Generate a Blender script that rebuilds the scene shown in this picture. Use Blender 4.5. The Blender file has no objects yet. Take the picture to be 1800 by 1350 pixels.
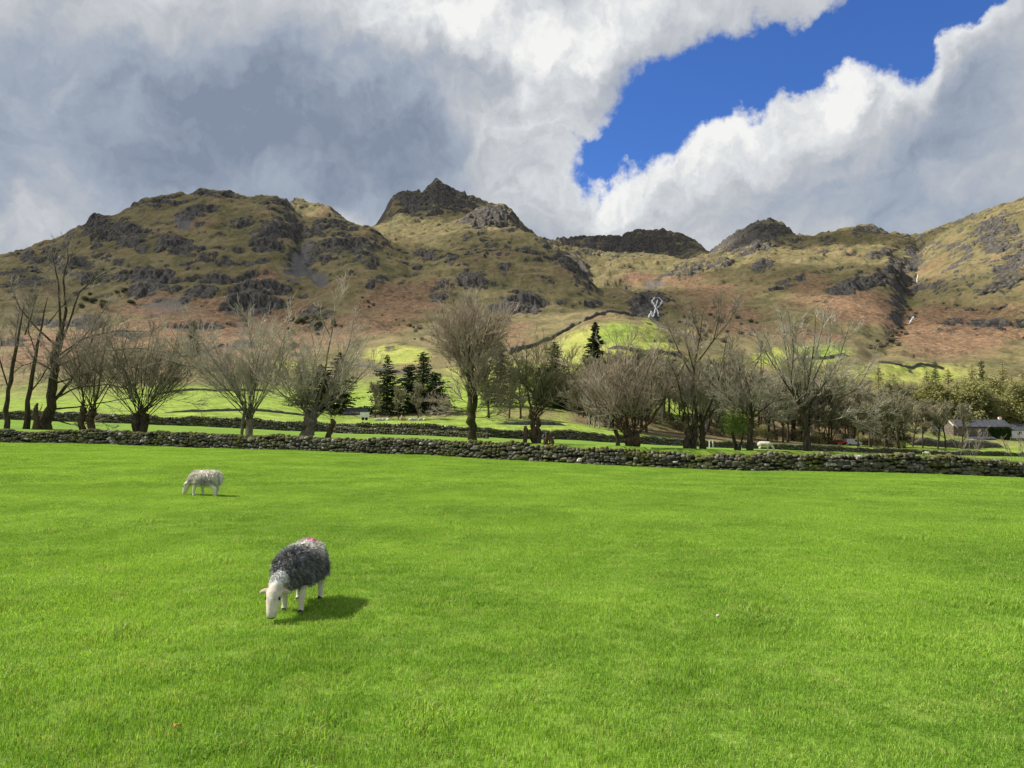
import bpy, bmesh, math, random
import numpy as np
from mathutils import Vector, Matrix

# ------------------------------------------------------------------ camera, sky, sun, exposure
SC = bpy.context.scene
COL = SC.collection
F = 1330.0                      # focal length in pixels of the 1800 px wide photograph
PITCH = math.atan(65.0 / F)
CAMZ = 2.0
cd = bpy.data.cameras.new('camera'); cam = bpy.data.objects.new('camera', cd); COL.objects.link(cam)
cd.sensor_width = 36.0; cd.lens = 36.0 * F / 1800.0; cd.clip_start = 0.1; cd.clip_end = 20000
cam.location = (0, 0, CAMZ); cam.rotation_euler = (math.pi / 2 + PITCH, 0, 0)
SC.camera = cam
SC.view_settings.view_transform = 'Standard'; SC.view_settings.look = 'None'
SC.view_settings.exposure = 0.55; SC.view_settings.gamma = 1.0
SC.view_settings.use_curve_mapping = False
SC.cycles.max_bounces = 6; SC.cycles.diffuse_bounces = 3; SC.cycles.glossy_bounces = 2
SC.cycles.transparent_max_bounces = 12; SC.cycles.transmission_bounces = 2
SC.cycles.caustics_reflective = False; SC.cycles.caustics_refractive = False
try:
    SC.cycles.use_denoising = True
    SC.cycles.denoiser = 'OPENIMAGEDENOISE'
except Exception:
    pass

SUN_V = Vector((-0.66, 0.13, 0.74)).normalized()     # towards the sun
ld = bpy.data.lights.new('sun', 'SUN'); ld.energy = 5.0; ld.angle = math.radians(0.9); ld.color = (1.0, 0.93, 0.82)
sun = bpy.data.objects.new('sun', ld); COL.objects.link(sun)
sun.rotation_euler = (-SUN_V).to_track_quat('-Z', 'Y').to_euler(); sun.location = SUN_V * 300

# ---- node helper
class NT:
    def __init__(s, tree): s.t = tree
    def n(s, typ, **kw):
        nd = s.t.nodes.new(typ)
        for k, v in kw.items(): setattr(nd, k, v)
        return nd
    def put(s, sock, v):
        if isinstance(v, bpy.types.NodeSocket): s.t.links.new(v, sock)
        elif v is not None:
            try: sock.default_value = v
            except Exception: sock.default_value = (v[0], v[1], v[2], 1.0) if len(v) == 3 else v
    def m(s, op, a, b=0.0, c=None, clamp=False):
        nd = s.n('ShaderNodeMath', operation=op); nd.use_clamp = clamp
        s.put(nd.inputs[0], a); s.put(nd.inputs[1], b)
        if c is not None: s.put(nd.inputs[2], c)
        return nd.outputs[0]
    def vm(s, op, a, b=None, scale=None):
        nd = s.n('ShaderNodeVectorMath', operation=op)
        s.put(nd.inputs[0], a)
        if b is not None: s.put(nd.inputs[1], b)
        if scale is not None: s.put(nd.inputs['Scale'], scale)
        return nd.outputs[0]
    def mix(s, f, a, b, blend='MIX'):
        nd = s.n('ShaderNodeMix', data_type='RGBA', blend_type=blend)
        s.put(nd.inputs[0], f)
        for i, v in ((6, a), (7, b)):
            if isinstance(v, (tuple, list)) and len(v) == 3: v = (*v, 1.0)
            s.put(nd.inputs[i], v)
        return nd.outputs[2]
    def noise(s, vec, scale, detail=4, rough=0.55, dist=0.0, dim='3D'):
        nd = s.n('ShaderNodeTexNoise', noise_dimensions=dim)
        s.put(nd.inputs['Vector'], vec); s.put(nd.inputs['Scale'], scale); s.put(nd.inputs['Detail'], detail)
        s.put(nd.inputs['Roughness'], rough); s.put(nd.inputs['Distortion'], dist)
        return nd.outputs[0]
    def ss(s, v, lo, hi, a=0.0, b=1.0):
        nd = s.n('ShaderNodeMapRange', interpolation_type='SMOOTHSTEP')
        s.put(nd.inputs[0], v); s.put(nd.inputs[1], lo); s.put(nd.inputs[2], hi); s.put(nd.inputs[3], a); s.put(nd.inputs[4], b)
        return nd.outputs[0]
    def lin(s, v, lo, hi, a=0.0, b=1.0):
        nd = s.n('ShaderNodeMapRange'); nd.clamp = True
        s.put(nd.inputs[0], v); s.put(nd.inputs[1], lo); s.put(nd.inputs[2], hi); s.put(nd.inputs[3], a); s.put(nd.inputs[4], b)
        return nd.outputs[0]

# ---- world: physical sky with broken cloud (a function of direction only)
W = bpy.data.worlds.new('World'); SC.world = W; W.use_nodes = True
wt = W.node_tree; wt.nodes.clear(); w = NT(wt)
sky = w.n('ShaderNodeTexSky', sky_type='NISHITA'); sky.sun_disc = False
sky.sun_elevation = math.asin(SUN_V.z); sky.sun_rotation = math.atan2(SUN_V.x, SUN_V.y)
sky.altitude = 200; sky.air_density = 1.0; sky.dust_density = 0.4; sky.ozone_density = 3.0
tc = w.n('ShaderNodeTexCoord'); dirv = tc.outputs['Generated']
sx = w.n('ShaderNodeSeparateXYZ'); w.put(sx.inputs[0], dirv)
AZ = w.m('ARCTAN2', sx.outputs[0], sx.outputs[1]); EL = w.m('ARCSINE', sx.outputs[2])
cx = w.n('ShaderNodeCombineXYZ'); w.put(cx.inputs[0], AZ); w.put(cx.inputs[1], EL)
P2 = cx.outputs[0]
def pxdir(px, py):
    xr = (px - 900) / F; yr = (675 - py) / F
    Y = math.cos(PITCH) - yr * math.sin(PITCH); Z = math.sin(PITCH) + yr * math.cos(PITCH)
    return math.atan2(xr, Y), math.asin(Z / math.sqrt(xr * xr + Y * Y + Z * Z))
# warp the plane so that every authored mass has a ragged edge
wn = w.n('ShaderNodeTexNoise', noise_dimensions='2D'); w.put(wn.inputs['Vector'], P2); w.put(wn.inputs['Scale'], 7.0)
w.put(wn.inputs['Detail'], 7.0); w.put(wn.inputs['Roughness'], 0.6)
wc = w.vm('SCALE', w.vm('SUBTRACT', wn.outputs[1], (0.5, 0.5, 0.5)), scale=0.13)
PW = w.vm('ADD', P2, wc)
def blob(px, py, rx, ry, ang=0.0, vec=None):
    a, e = pxdir(px, py)
    mp = w.n('ShaderNodeMapping', vector_type='TEXTURE')
    w.put(mp.inputs[0], PW if vec is None else vec)
    mp.inputs[1].default_value = (a, e, 0); mp.inputs[2].default_value = (0, 0, math.radians(ang))
    mp.inputs[3].default_value = (rx / F, ry / F, 1)
    l = w.n('ShaderNodeVectorMath', operation='DOT_PRODUCT')
    w.put(l.inputs[0], mp.outputs[0]); w.put(l.inputs[1], mp.outputs[0])
    return w.m('EXPONENT', w.m('MULTIPLY', l.outputs['Value'], -1.0))
def total(lst, vec=None):
    acc = None
    for (amp, *b) in lst:
        g = w.m('MULTIPLY', blob(*b, vec=vec), amp)
        acc = g if acc is None else w.m('ADD', acc, g)
    return acc
# blue gaps (negative cover)
gap = total([(1.2, 1042, 272, 58, 32, 30), (1.25, 1138, 208, 88, 58, 35), (1.1, 1235, 150, 110, 60, 25), (1.2, 1360, 112, 120, 44, 18),
             (1.0, 1490, 78, 110, 36, 14), (1.2, 1630, 40, 120, 42, 22), (0.9, 1730, -30, 100, 40, 25), (0.35, 868, 92, 45, 35, 0)])
fluff = w.noise(P2, 9.0, 9, 0.6, 0.3, '2D')
fluff2 = w.noise(P2, 30.0, 6, 0.62, 0.2, '2D')
big = w.noise(P2, 1.7, 3, 0.5, 0.0, '2D')
cover = w.m('ADD', w.m('MULTIPLY_ADD', fluff, 0.5, 0.42), w.m('MULTIPLY', w.m('SUBTRACT', fluff2, 0.5), 0.36))
cover = w.m('ADD', cover, w.m('MULTIPLY', w.m('SUBTRACT', big, 0.5), 0.5))
cover = w.m('SUBTRACT', cover, gap)
alpha = w.ss(cover, 0.02, 0.46)
# light on the clouds: bright billows near the gaps, grey masses elsewhere
bright = total([(1.0, 770, 20, 200, 80, 0), (0.85, 1050, 50, 200, 60, 10), (0.95, 955, 185, 105, 75, 20), (0.8, 985, 315, 160, 60, 10),
                (0.55, 1090, 350, 160, 70, 0), (0.9, 1240, 225, 75, 60, 20), (0.75, 1390, 190, 160, 55, 28), (0.95, 1540, 130, 110, 48, 30),
                (0.7, 1700, 60, 110, 36, 28), (0.45, 1130, 300, 110, 60, 20), (0.30, 640, 140, 90, 26, 20), (0.28, 30, 400, 150, 60, 0), (0.25, 250, 30, 260, 60, 0),
                (0.35, 640, 380, 90, 25, 0), (0.32, 1600, 250, 260, 60, 10), (0.25, 1330, 300, 120, 60, 0)])
dark = total([(0.50, 650, 250, 330, 120, 0), (0.38, 200, 230, 320, 130, 0), (0.30, 1500, 330, 280, 70, 0), (0.36, 1720, 170, 170, 80, 25), (0.16, 1250, 320, 90, 60, 0), (0.12, 480, 90, 180, 60, 0), (0.10, 300, 330, 330, 60, 0), (0.42, 850, 118, 90, 34, 0), (0.22, 700, 110, 90, 40, 10)])
def relief(sc, det, off):
    o = w.vm('ADD', PW, (-off, off * 1.1, 0.0))
    a = w.noise(PW, sc, det, 0.55, 0.15, '2D'); b = w.noise(o, sc, det, 0.55, 0.15, '2D')
    return w.m('SUBTRACT', a, b)
rel = w.m('ADD', w.m('MULTIPLY', relief(6.0, 8, 0.022), 0.75), w.m('MULTIPLY', relief(17.0, 7, 0.010), 0.55))
soft = w.noise(P2, 3.2, 6, 0.55, 0.4, '2D')
light = w.m('ADD', w.m('MULTIPLY', bright, 0.62), w.m('SUBTRACT', 0.42, dark))
light = w.m('ADD', light, w.m('MULTIPLY', rel, w.m('MULTIPLY_ADD', bright, 0.70, 0.62)))
light = w.m('ADD', light, w.m('MULTIPLY', w.m('SUBTRACT', soft, 0.5), 0.78))
light = w.m('ADD', light, w.m('MULTIPLY', w.m('SUBTRACT', fluff, 0.5), 0.34))
lay = w.n('ShaderNodeMapping'); w.put(lay.inputs[0], PW); lay.inputs[2].default_value = (0, 0, -.25); lay.inputs[3].default_value = (1.0, 2.6, 1)
light = w.m('ADD', light, w.m('MULTIPLY', w.m('SUBTRACT', w.noise(lay.outputs[0], 3.6, 7, .58, .5, '2D'), .5), .62))
light = w.m('MULTIPLY_ADD', light, 0.86, 0.13)
rampn = w.n('ShaderNodeValToRGB'); w.put(rampn.inputs[0], light)
els = rampn.color_ramp.elements
els[0].position = 0.0; els[0].color = (0.155, 0.190, 0.252, 1)
els[1].position = 1.0; els[1].color = (0.62, 0.62, 0.61, 1)
for pos, c in ((0.28, (0.248, 0.284, 0.345)), (0.50, (0.340, 0.358, 0.388)), (0.75, (0.46, 0.478, 0.498))):
    e = els.new(pos); e.color = (*c, 1)
blue = w.vm('MULTIPLY', sky.outputs[0], (0.036, 0.058, 0.100))
mixc = w.mix(alpha, blue, rampn.outputs[0])
bg = w.n('ShaderNodeBackground'); w.put(bg.inputs[0], mixc); bg.inputs[1].default_value = 1.0
wo = w.n('ShaderNodeOutputWorld'); wt.links.new(bg.outputs[0], wo.inputs[0])
W.cycles.sampling_method = 'MANUAL'; W.cycles.sample_map_resolution = 512

# ------------------------------------------------------------------ small helpers
def P(px, py, Y):
    """the point at depth Y seen at photograph pixel px, py"""
    xr = (px - 900) / F; yr = (675 - py) / F
    yc = math.cos(PITCH) - yr * math.sin(PITCH); zc = math.sin(PITCH) + yr * math.cos(PITCH)
    return Vector((xr / yc * Y, Y, CAMZ + zc / yc * Y))
def proj(X, Y, Z):
    c, s_ = math.cos(PITCH), math.sin(PITCH); dz = Z - CAMZ
    f = Y * c + dz * s_; u = -Y * s_ + dz * c
    return 900 + F * X / f, 675 - F * u / f
def mesh(name, v, f, mats=(), smooth=False):
    me = bpy.data.meshes.new(name)
    v = np.asarray(v, dtype=np.float64).reshape(-1, 3)
    if isinstance(f, np.ndarray):
        n, k = f.shape
        me.vertices.add(len(v)); me.vertices.foreach_set('co', v.ravel())
        me.loops.add(n * k); me.loops.foreach_set('vertex_index', f.ravel().astype(np.int32))
        me.polygons.add(n); me.polygons.foreach_set('loop_start', np.arange(0, n * k, k, dtype=np.int32))
        me.update(calc_edges=True)
    else:
        me.from_pydata([tuple(p) for p in v], [], f); me.update()
    for m_ in mats: me.materials.append(m_)
    if smooth: me.polygons.foreach_set('use_smooth', np.ones(len(me.polygons), dtype=bool))
    return me
def attr(me, name, vals):
    a = me.attributes.new(name, 'FLOAT', 'POINT'); a.data.foreach_set('value', np.asarray(vals, dtype=np.float32).ravel())
def cattr(me, name, vals):
    a = me.attributes.new(name, 'FLOAT_COLOR', 'POINT')
    vals = np.asarray(vals, dtype=np.float32).reshape(-1, 3)
    a.data.foreach_set('color', np.concatenate([vals, np.ones((len(vals), 1), np.float32)], 1).ravel())
def ob(name, me, parent=None, label=None, cat=None, group=None, kind=None, loc=None, rz=None):
    o = bpy.data.objects.new(name, me); COL.objects.link(o)
    if parent is not None: o.parent = parent
    if loc is not None: o.location = loc
    if rz is not None: o.rotation_euler = (0, 0, rz)
    tag(o, label, cat, group, kind)
    return o
def tag(o, label=None, cat=None, group=None, kind=None):
    if label: o['label'] = label
    if cat: o['category'] = cat
    if group: o['group'] = group
    if kind: o['kind'] = kind
def empty(name, loc, label, cat, group=None, rz=0.0):
    o = ob(name, None, None, label, cat, group, None, loc, rz); o.empty_display_size = 0.2; return o
def copy_tree(o, parent=None):
    c = o.copy(); COL.objects.link(c)
    if parent is not None: c.parent = parent
    for ch in [q for q in o.children]: copy_tree(ch, c)
    return c
class MB:
    """collects boxes and prisms into one mesh"""
    def __init__(s): s.v = []; s.f = []
    def add(s, v, f):
        k = len(s.v); s.v += [tuple(p) for p in v]; s.f += [tuple(i + k for i in q) for q in f]; return s
    def box(s, x0, x1, y0, y1, z0, z1):
        return s.add([(x0,y0,z0),(x1,y0,z0),(x1,y1,z0),(x0,y1,z0),(x0,y0,z1),(x1,y0,z1),(x1,y1,z1),(x0,y1,z1)],
                     [(0,3,2,1),(4,5,6,7),(0,1,5,4),(1,2,6,5),(2,3,7,6),(3,0,4,7)])
    def prism(s, pts, y0, y1):      # outline in x, z pushed along y
        n = len(pts)
        return s.add([(x, y0, z) for x, z in pts] + [(x, y1, z) for x, z in pts],
                     [tuple(range(n)), tuple(range(2*n-1, n-1, -1))] + [((i+1) % n, i, i+n, (i+1) % n + n) for i in range(n)])
    def cyl(s, c, r, axis, h, n=14):
        c = Vector(c); vs = []
        for k in (-.5, .5):
            for i in range(n):
                a = 2*math.pi*i/n; p = [0,0,0]; p[axis] = k*h; p[(axis+1) % 3] = r*math.cos(a); p[(axis+2) % 3] = r*math.sin(a)
                vs.append(c + Vector(p))
        return s.add(vs, [tuple(range(n))[::-1], tuple(range(n, 2*n))] + [(i, (i+1) % n, (i+1) % n + n, i+n) for i in range(n)])
    def build(s, name, mat, parent=None, **kw):
        return ob(name, mesh(name, s.v, s.f, [mat]), parent, **kw)

# ---- numpy noise
_rg = np.random.RandomState(5); _ga = _rg.rand(256) * 2 * np.pi; _gx, _gy = np.cos(_ga), np.sin(_ga)
def _h(ix, iy, seed):
    n = (ix * 374761393 + iy * 668265263 + seed * 974634629) & 0xffffffff
    n = ((n ^ (n >> 13)) * 1274126177) & 0xffffffff
    return (n ^ (n >> 16)) & 255
def perlin(x, y, seed=0):
    x = np.asarray(x, float); y = np.asarray(y, float)
    x0 = np.floor(x); y0 = np.floor(y); fx = x - x0; fy = y - y0; ix = x0.astype(np.int64); iy = y0.astype(np.int64)
    u = fx*fx*fx*(fx*(fx*6-15)+10); v = fy*fy*fy*(fy*(fy*6-15)+10)
    def g(a, b, dx, dy):
        h = _h(a, b, seed); return _gx[h]*dx + _gy[h]*dy
    a = g(ix, iy, fx, fy); b = g(ix+1, iy, fx-1, fy); c = g(ix, iy+1, fx, fy-1); d = g(ix+1, iy+1, fx-1, fy-1)
    return ((a + (b-a)*u) + ((c + (d-c)*u) - (a + (b-a)*u))*v) * 1.5
def fbm(x, y, oc=4, seed=0, gain=0.5, ridge=False):
    t = 0.0; a = 1.0; n = 0.0
    for i in range(oc):
        p = perlin(x, y, seed + i*17)
        if ridge: p = 1 - 2*np.abs(p)
        t = t + a*p; n += a; a *= gain; x = np.asarray(x)*2.03 + 7.1; y = np.asarray(y)*2.03 - 3.7
    return t / n
def sstep(x, a, b):
    t = np.clip((x-a)/(b-a), 0, 1); return t*t*(3-2*t)

# ------------------------------------------------------------------ materials
def new_mat(name, rough=0.9, spec=0.2):
    m_ = bpy.data.materials.new(name); m_.use_nodes = True
    nt = NT(m_.node_tree); b = m_.node_tree.nodes['Principled BSDF']
    b.inputs['Roughness'].default_value = rough
    b.inputs['Specular IOR Level'].default_value = spec
    return m_, nt, b
def noisy(name, c1, c2, scale=3.0, rough=0.9, detail=5, bump=0.0, spec=0.2, coord='Object'):
    m_, t, b = new_mat(name, rough, spec)
    if coord == 'world': v = t.n('ShaderNodeNewGeometry').outputs['Position']
    else: v = t.n('ShaderNodeTexCoord').outputs[coord]
    f = t.ss(t.noise(v, scale, detail, 0.6), 0.3, 0.7)
    t.put(b.inputs['Base Color'], t.mix(f, c1, c2))
    if bump:
        bp = t.n('ShaderNodeBump'); bp.inputs['Strength'].default_value = bump; bp.inputs['Distance'].default_value = 0.05
        t.put(bp.inputs['Height'], t.noise(v, scale*3, 4)); t.put(b.inputs['Normal'], bp.outputs[0])
    return m_
def attr_mat(name, aname='Col', rough=0.9, spec=0.15, vary=0.25, scale=6.0):
    m_, t, b = new_mat(name, rough, spec)
    a = t.n('ShaderNodeAttribute', attribute_name=aname)
    v = t.n('ShaderNodeNewGeometry').outputs['Position']
    f = t.lin(t.noise(v, scale, 4), 0.3, 0.7, 1-vary, 1+vary)
    t.put(b.inputs['Base Color'], t.vm('SCALE', a.outputs['Color'], scale=f))
    return m_
# ------------------------------------------------------------------ the lie of the land
# each curve is a line on the ground running across the valley, left to right, given by sighted points (px, py, depth)
WALL1 = [(-500,766,68),(0,777,63),(200,782,61.5),(400,788.5,59),(750,800,54),(1100,820,49),(1400,828,46.5),(1800,839,46),(2300,850,47)]
WALL1_TOP = [(-500,742,68),(0,753,63),(400,766,59),(750,777,54),(1100,787,49),(1400,796,46.5),(1800,808,46),(2300,822,47)]
WALL2 = [(-500,722,118),(0,737,118),(280,747,116),(400,751.5,115),(530,758,113),(750,763,112),(900,771,116),(1000,773,125),(1100,779,140),(1250,787,158),(1350,790,170),(1560,798.7,190),(1640,802,195),(1800,805,200),(2300,815,205)]
C3 = [(-500,690,270),(0,702,270),(200,698,265),(330,688,260),(450,690,250),(540,715,215),(600,736,180),(750,740,172),(930,743,172),(1000,741,180),(1100,750,195),(1200,760,210),(1400,776,235),(1560,784,255),(1700,783,275),(1800,781,285),(2300,785,300)]
K2 = [(-500,640,335),(0,650,335),(200,660,340),(330,674,330),(450,672,330),(560,668,320),(650,655,330),(750,645,340),(850,650,320),(930,655,300),(1000,662,300),(1100,668,300),(1200,676,330),(1350,675,380),(1500,675,400),(1600,690,420),(1700,705,420),(1800,710,420),(2300,710,420)]
K3 = [(-500,580,500),(0,600,480),(200,618,450),(330,638,430),(450,630,430),(600,610,450),(700,592,470),(760,588,480),(850,612,450),(930,612,440),(1000,580,470),(1050,556,500),(1090,551,510),(1120,557,510),(1180,582,500),(1230,602,500),(1350,607,560),(1500,603,600),(1560,615,600),(1650,632,600),(1800,638,600),(2300,640,600)]
K3B = [(-500,570,560),(0,585,540),(330,620,480),(600,592,520),(760,575,540),(850,602,500),(930,600,500),(1000,583,530),(1050,570,560),(1090,572,590),(1180,592,570),(1230,600,570),(1350,592,640),(1500,590,660),(1560,612,640),(1600,605,680),(1650,612,680),(1800,618,660),(2300,620,660)]
K4 = [(-500,520,750),(0,520,750),(150,522,740),(250,530,720),(330,545,700),(450,566,680),(520,562,700),(600,543,720),(700,533,750),(800,530,760),(900,560,720),(1000,548,740),(1060,548,760),(1100,557,790),(1150,559,800),(1200,568,790),(1300,558,800),(1400,545,820),(1500,532,840),(1545,545,830),(1590,585,790),(1620,572,820),(1700,575,820),(1800,578,800),(2300,580,800)]
K5 = [(-500,500,1000),(-100,470,1040),(0,453,1050),(40,449,1050),(90,430,1050),(140,405,1060),(200,384,1080),(250,356,1100),(290,347,1110),(330,346,1110),(385,337,1120),(430,344,1125),(480,342,1130),(505,355,1125),(530,384,1100),(600,390,1080),(650,402,1070),(685,433,1050),(720,442,1100),(800,418,1200),(850,408,1230),(912,410,1220),(940,419,1180),(970,436,1130),(1000,457,1080),(1040,500,1000),(1060,525,960),(1100,519,960),(1160,520,1000),(1250,500,1100),(1350,482,1150),(1450,474,1150),(1530,466,1150),(1560,463,1150),(1592,500,1095),(1615,500,1095),(1650,482,1080),(1700,462,1050),(1800,440,1000),(2300,430,1000)]
K5B = [(-500,530,1150),(0,485,1200),(250,390,1260),(385,372,1280),(510,392,1280),(600,420,1250),(685,438,1200),(720,427,1300),(800,410,1380),(850,404,1400),(912,418,1380),(940,437,1350),(1000,482,1250),(1040,515,1150),(1060,518,1100),(1100,506,1200),(1160,506,1250),(1250,482,1350),(1350,458,1400),(1450,453,1400),(1530,452,1350),(1562,458,1350),(1585,470,1350),(1610,468,1350),(1650,450,1300),(1700,427,1250),(1800,398,1200),(2300,380,1200)]
K6 = [(-500,560,1500),(0,505,1500),(385,400,1500),(490,378,1500),(515,360,1500),(530,356,1500),(560,357,1500),(582,368,1500),(605,392,1500),(640,407,1500),(665,402,1550),(700,390,1600),(800,398,1600),(815,390,1600),(835,378,1600),(850,371,1600),(880,365,1600),(898,374,1600),(908,388,1600),(916,408,1600),(940,428,1600),(960,431,1700),(1000,436,1850),(1060,445,2000),(1150,449,2000),(1200,459,1850),(1250,458,1750),(1330,428,1700),(1400,440,1700),(1450,432,1700),(1560,428,1650),(1610,438,1600),(1650,422,1500),(1700,400,1450),(1800,364,1400),(2300,330,1400)]
K6B = [(-500,580,1700),(0,525,1700),(560,402,1700),(640,410,1680),(665,404,1700),(700,380,1750),(800,386,1780),(880,388,1750),(913,412,1720),(940,432,1750),(960,434,2050),(1000,440,2350),(1085,455,2440),(1150,462,2440),(1200,468,2350),(1250,458,1900),(1330,408,1830),(1400,425,1820),(1500,412,1820),(1560,418,1800),(1610,424,1750),(1700,395,1600),(1800,356,1520),(2300,315,1520)]
K7 = [(-500,580,2000),(0,530,1900),(560,412,1900),(640,408,1900),(662,399,1900),(676,372,1930),(690,346,1950),(710,338,1950),(745,337,1950),(757,326,1950),(767,314,1950),(778,322,1950),(792,332,1950),(830,350,1950),(860,360,1950),(890,366,1950),(905,380,1950),(940,416,1950),(960,422,2300),(1000,419,2500),(1085,416,2600),(1120,405,2600),(1165,403,2600),(1200,412,2600),(1225,427,2600),(1245,445,2500),(1258,434,2200),(1290,410,2000),(1320,391,1950),(1350,384,1950),(1372,390,1950),(1400,410,1950),(1430,420,1950),(1470,407,1950),(1510,395,1950),(1530,396,1950),(1560,410,1900),(1610,410,1850),(1650,405,1750),(1700,388,1700),(1750,366,1650),(1800,350,1600),(1900,320,1600),(2300,290,1600)]
SG = np.linspace(-0.86, 0.86, 2400)          # slope X / Y of the sight line
def _curve(pts, sm=0.004):
    a = np.array([(P(*q).x / q[2], q[2], P(*q).z) for q in pts])
    k = max(1, int(sm / (SG[1] - SG[0]))); ker = np.hanning(2*k + 3)[1:-1]; ker /= ker.sum()
    out = []
    for c in (1, 2):
        y = np.interp(SG, a[:, 0], a[:, c]); out.append(np.convolve(np.pad(y, k, mode='edge'), ker, mode='valid'))
    return out
CUR = []
def _const(Y, z): CUR.append([np.full_like(SG, Y), np.full_like(SG, z)])
_const(-60.0, 0.15); _const(2.0, 0.0); _const(14.0, 0.0)
_w1 = _curve(WALL1, .03); _w1t = _curve(WALL1_TOP, .03)
CUR.append(_w1)
CUR.append([_w1[0] + 1.5, _w1[1] + 0.02])
CUR.append([_w1[0] + 3.0, _w1t[1] - 0.02])
_w2 = _curve(WALL2, .03); CUR.append(_w2); N_GROUND = len(CUR) - 1
_sm = [.02, .015, .008, .008, .01, .0025, .006, .0018, .004, .0016]
for c_, s_ in zip((C3, K2, K3, K3B, K4, K5, K5B, K6, K6B, K7), _sm): CUR.append(_curve(c_, s_))
CUR.append([CUR[-1][0] + 420, CUR[-1][1] - 130])
CUR.append([CUR[-1][0] + 3500, CUR[-1][1]*0 - 40])
CY = np.array([c[0] for c in CUR]); CZ = np.array([c[1] for c in CUR])

def base_z(X, Y):
    X = np.asarray(X, float); Y = np.asarray(Y, float)
    s = np.clip(X / np.maximum(Y, 14.0), SG[0], SG[-1])
    i = np.clip((s - SG[0]) / (SG[1] - SG[0]), 0, len(SG) - 1.001); j = i.astype(int); f = i - j
    z = np.zeros_like(Y); done = np.zeros(Y.shape, bool)
    ya = CY[0][j]*(1-f) + CY[0][j+1]*f; za = CZ[0][j]*(1-f) + CZ[0][j+1]*f
    z[:] = za
    for k in range(1, len(CY)):
        yb = CY[k][j]*(1-f) + CY[k][j+1]*f; zb = CZ[k][j]*(1-f) + CZ[k][j+1]*f
        m_ = (Y >= ya); t = np.clip((Y - ya) / np.maximum(yb - ya, 1e-3), 0, 1)
        z = np.where(m_, za + (zb - za)*t, z); ya, za = yb, zb
    return z

# crags, by where they stand: centre px, py, half width, half height, tilt in degrees, strength
CRAGS = [(270,497,54,31,12,1),(357,520,40,23,10,.9),(447,533,75,36,8,1),(308,433,64,20,-16,.9),(230,417,46,23,-14,.9),(172,402,45,22,-28,.9),
 (295,360,34,10,0,.5),(345,376,28,14,5,.8),(380,346,46,7,0,.4),(487,415,48,31,28,1),(495,362,38,22,25,.8),(600,440,64,22,10,.9),(570,402,40,12,12,.7),
 (38,500,48,26,-5,.9),(130,470,60,24,-20,.8),(60,462,50,14,-18,.7),(350,577,66,9,0,.8),(545,562,54,24,5,.9),(430,398,26,12,5,.6),
 (385,478,24,10,5,.6),(330,470,20,9,0,.6),(180,450,30,16,-10,.7),
 (790,350,104,30,8,.85),(720,352,34,22,-20,.9),(862,388,52,18,6,1.1),(720,385,30,8,0,.5),(748,450,26,13,0,.8),(638,460,26,13,-15,.8),(800,467,24,10,0,.8),(830,495,28,18,5,.9),
 (883,480,25,13,0,.8),(778,514,24,17,0,.8),(913,537,52,28,14,1),(618,491,17,9,0,.7),(662,500,20,10,8,.7),(1008,478,46,19,-42,.9),(700,505,24,9,10,.6),(860,430,50,8,-8,.6),(930,450,26,8,-20,.6),
 (700,462,14,8,0,.6),(735,475,18,7,0,.6),(905,512,14,8,0,.6),(960,498,20,8,-20,.5),(690,605,30,8,10,.7),(1010,500,14,8,-30,.6),
 (1100,430,150,26,0,1.0),(1200,482,56,16,18,.8),(1262,470,30,12,12,.7),(1320,420,68,34,12,1),(1338,472,26,13,0,.8),(1138,540,36,22,8,1.3),
 (1400,430,24,14,-10,.7),(1525,408,36,13,5,.8),(1450,426,24,10,0,.8),(1507,505,62,14,16,1.1),(1570,478,20,18,-25,1),(1600,465,20,40,0,.8),(1430,458,26,8,16,.5),(1540,452,30,8,10,.6),
 (1755,425,50,48,20,.8),(1770,493,42,24,15,.9),(1742,574,50,13,6,.9),(1665,576,28,13,15,.7),(1715,515,20,8,5,.7),(1690,450,40,24,35,.6),(1740,540,44,8,5,.7),
 (1380,505,60,6,22,.5),(1440,545,16,6,10,.4),(1830,470,40,40,20,.8),(240,590,44,9,4,.8),(160,570,34,12,-6,.8),(430,604,34,8,6,.8),(525,612,34,9,8,.8),(80,560,44,15,-8,.8),(300,614,28,7,0,.7),(205,622,30,6,0,.7),(40,600,40,9,0,.7),(620,600,26,7,8,.7),(385,640,24,5,0,.6)]
SCREE = [(530,462,26,42,-25,1),(325,386,20,18,-20,.8),(300,540,70,22,8,.5),(560,492,26,16,-30,.6),(1150,505,30,10,10,.5)]
BRACK = [(380,590,260,60,0,.9),(250,540,120,30,5,.9),(460,500,40,18,20,.5),(700,545,120,48,18,1.0),(620,570,90,30,15,.9),(880,590,70,30,0,.8),(330,400,60,12,10,.45),(560,380,30,10,0,.4),
 (1250,515,110,24,-6,1),(1290,560,100,36,-10,1),(1420,520,70,30,14,.8),(1500,545,75,36,0,1.2),(1690,580,150,60,10,1.2),(1130,490,50,20,0,.7),(1430,590,110,20,0,.9),(1650,470,40,40,0,.4),(1030,575,60,12,25,.5),(100,600,140,50,0,.9)]
GREEN = [(1080,610,130,48,0,1.1),(700,622,80,26,0,.75),(1400,630,110,22,0,.8),(520,640,90,20,0,.5),(1130,580,60,16,20,.6),(1600,655,200,26,0,.6),(900,655,200,30,0,.6),(390,650,60,16,0,.4)]
GULLY = [((1612,425),(1604,470),(1600,510),(1592,560),(1560,612),(1535,625),16),((520,415),(540,455),(552,490),(590,510),(640,545),(700,580),(760,600),9),((1105,505),(1135,530),(1160,560),(1200,590),12)]
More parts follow.
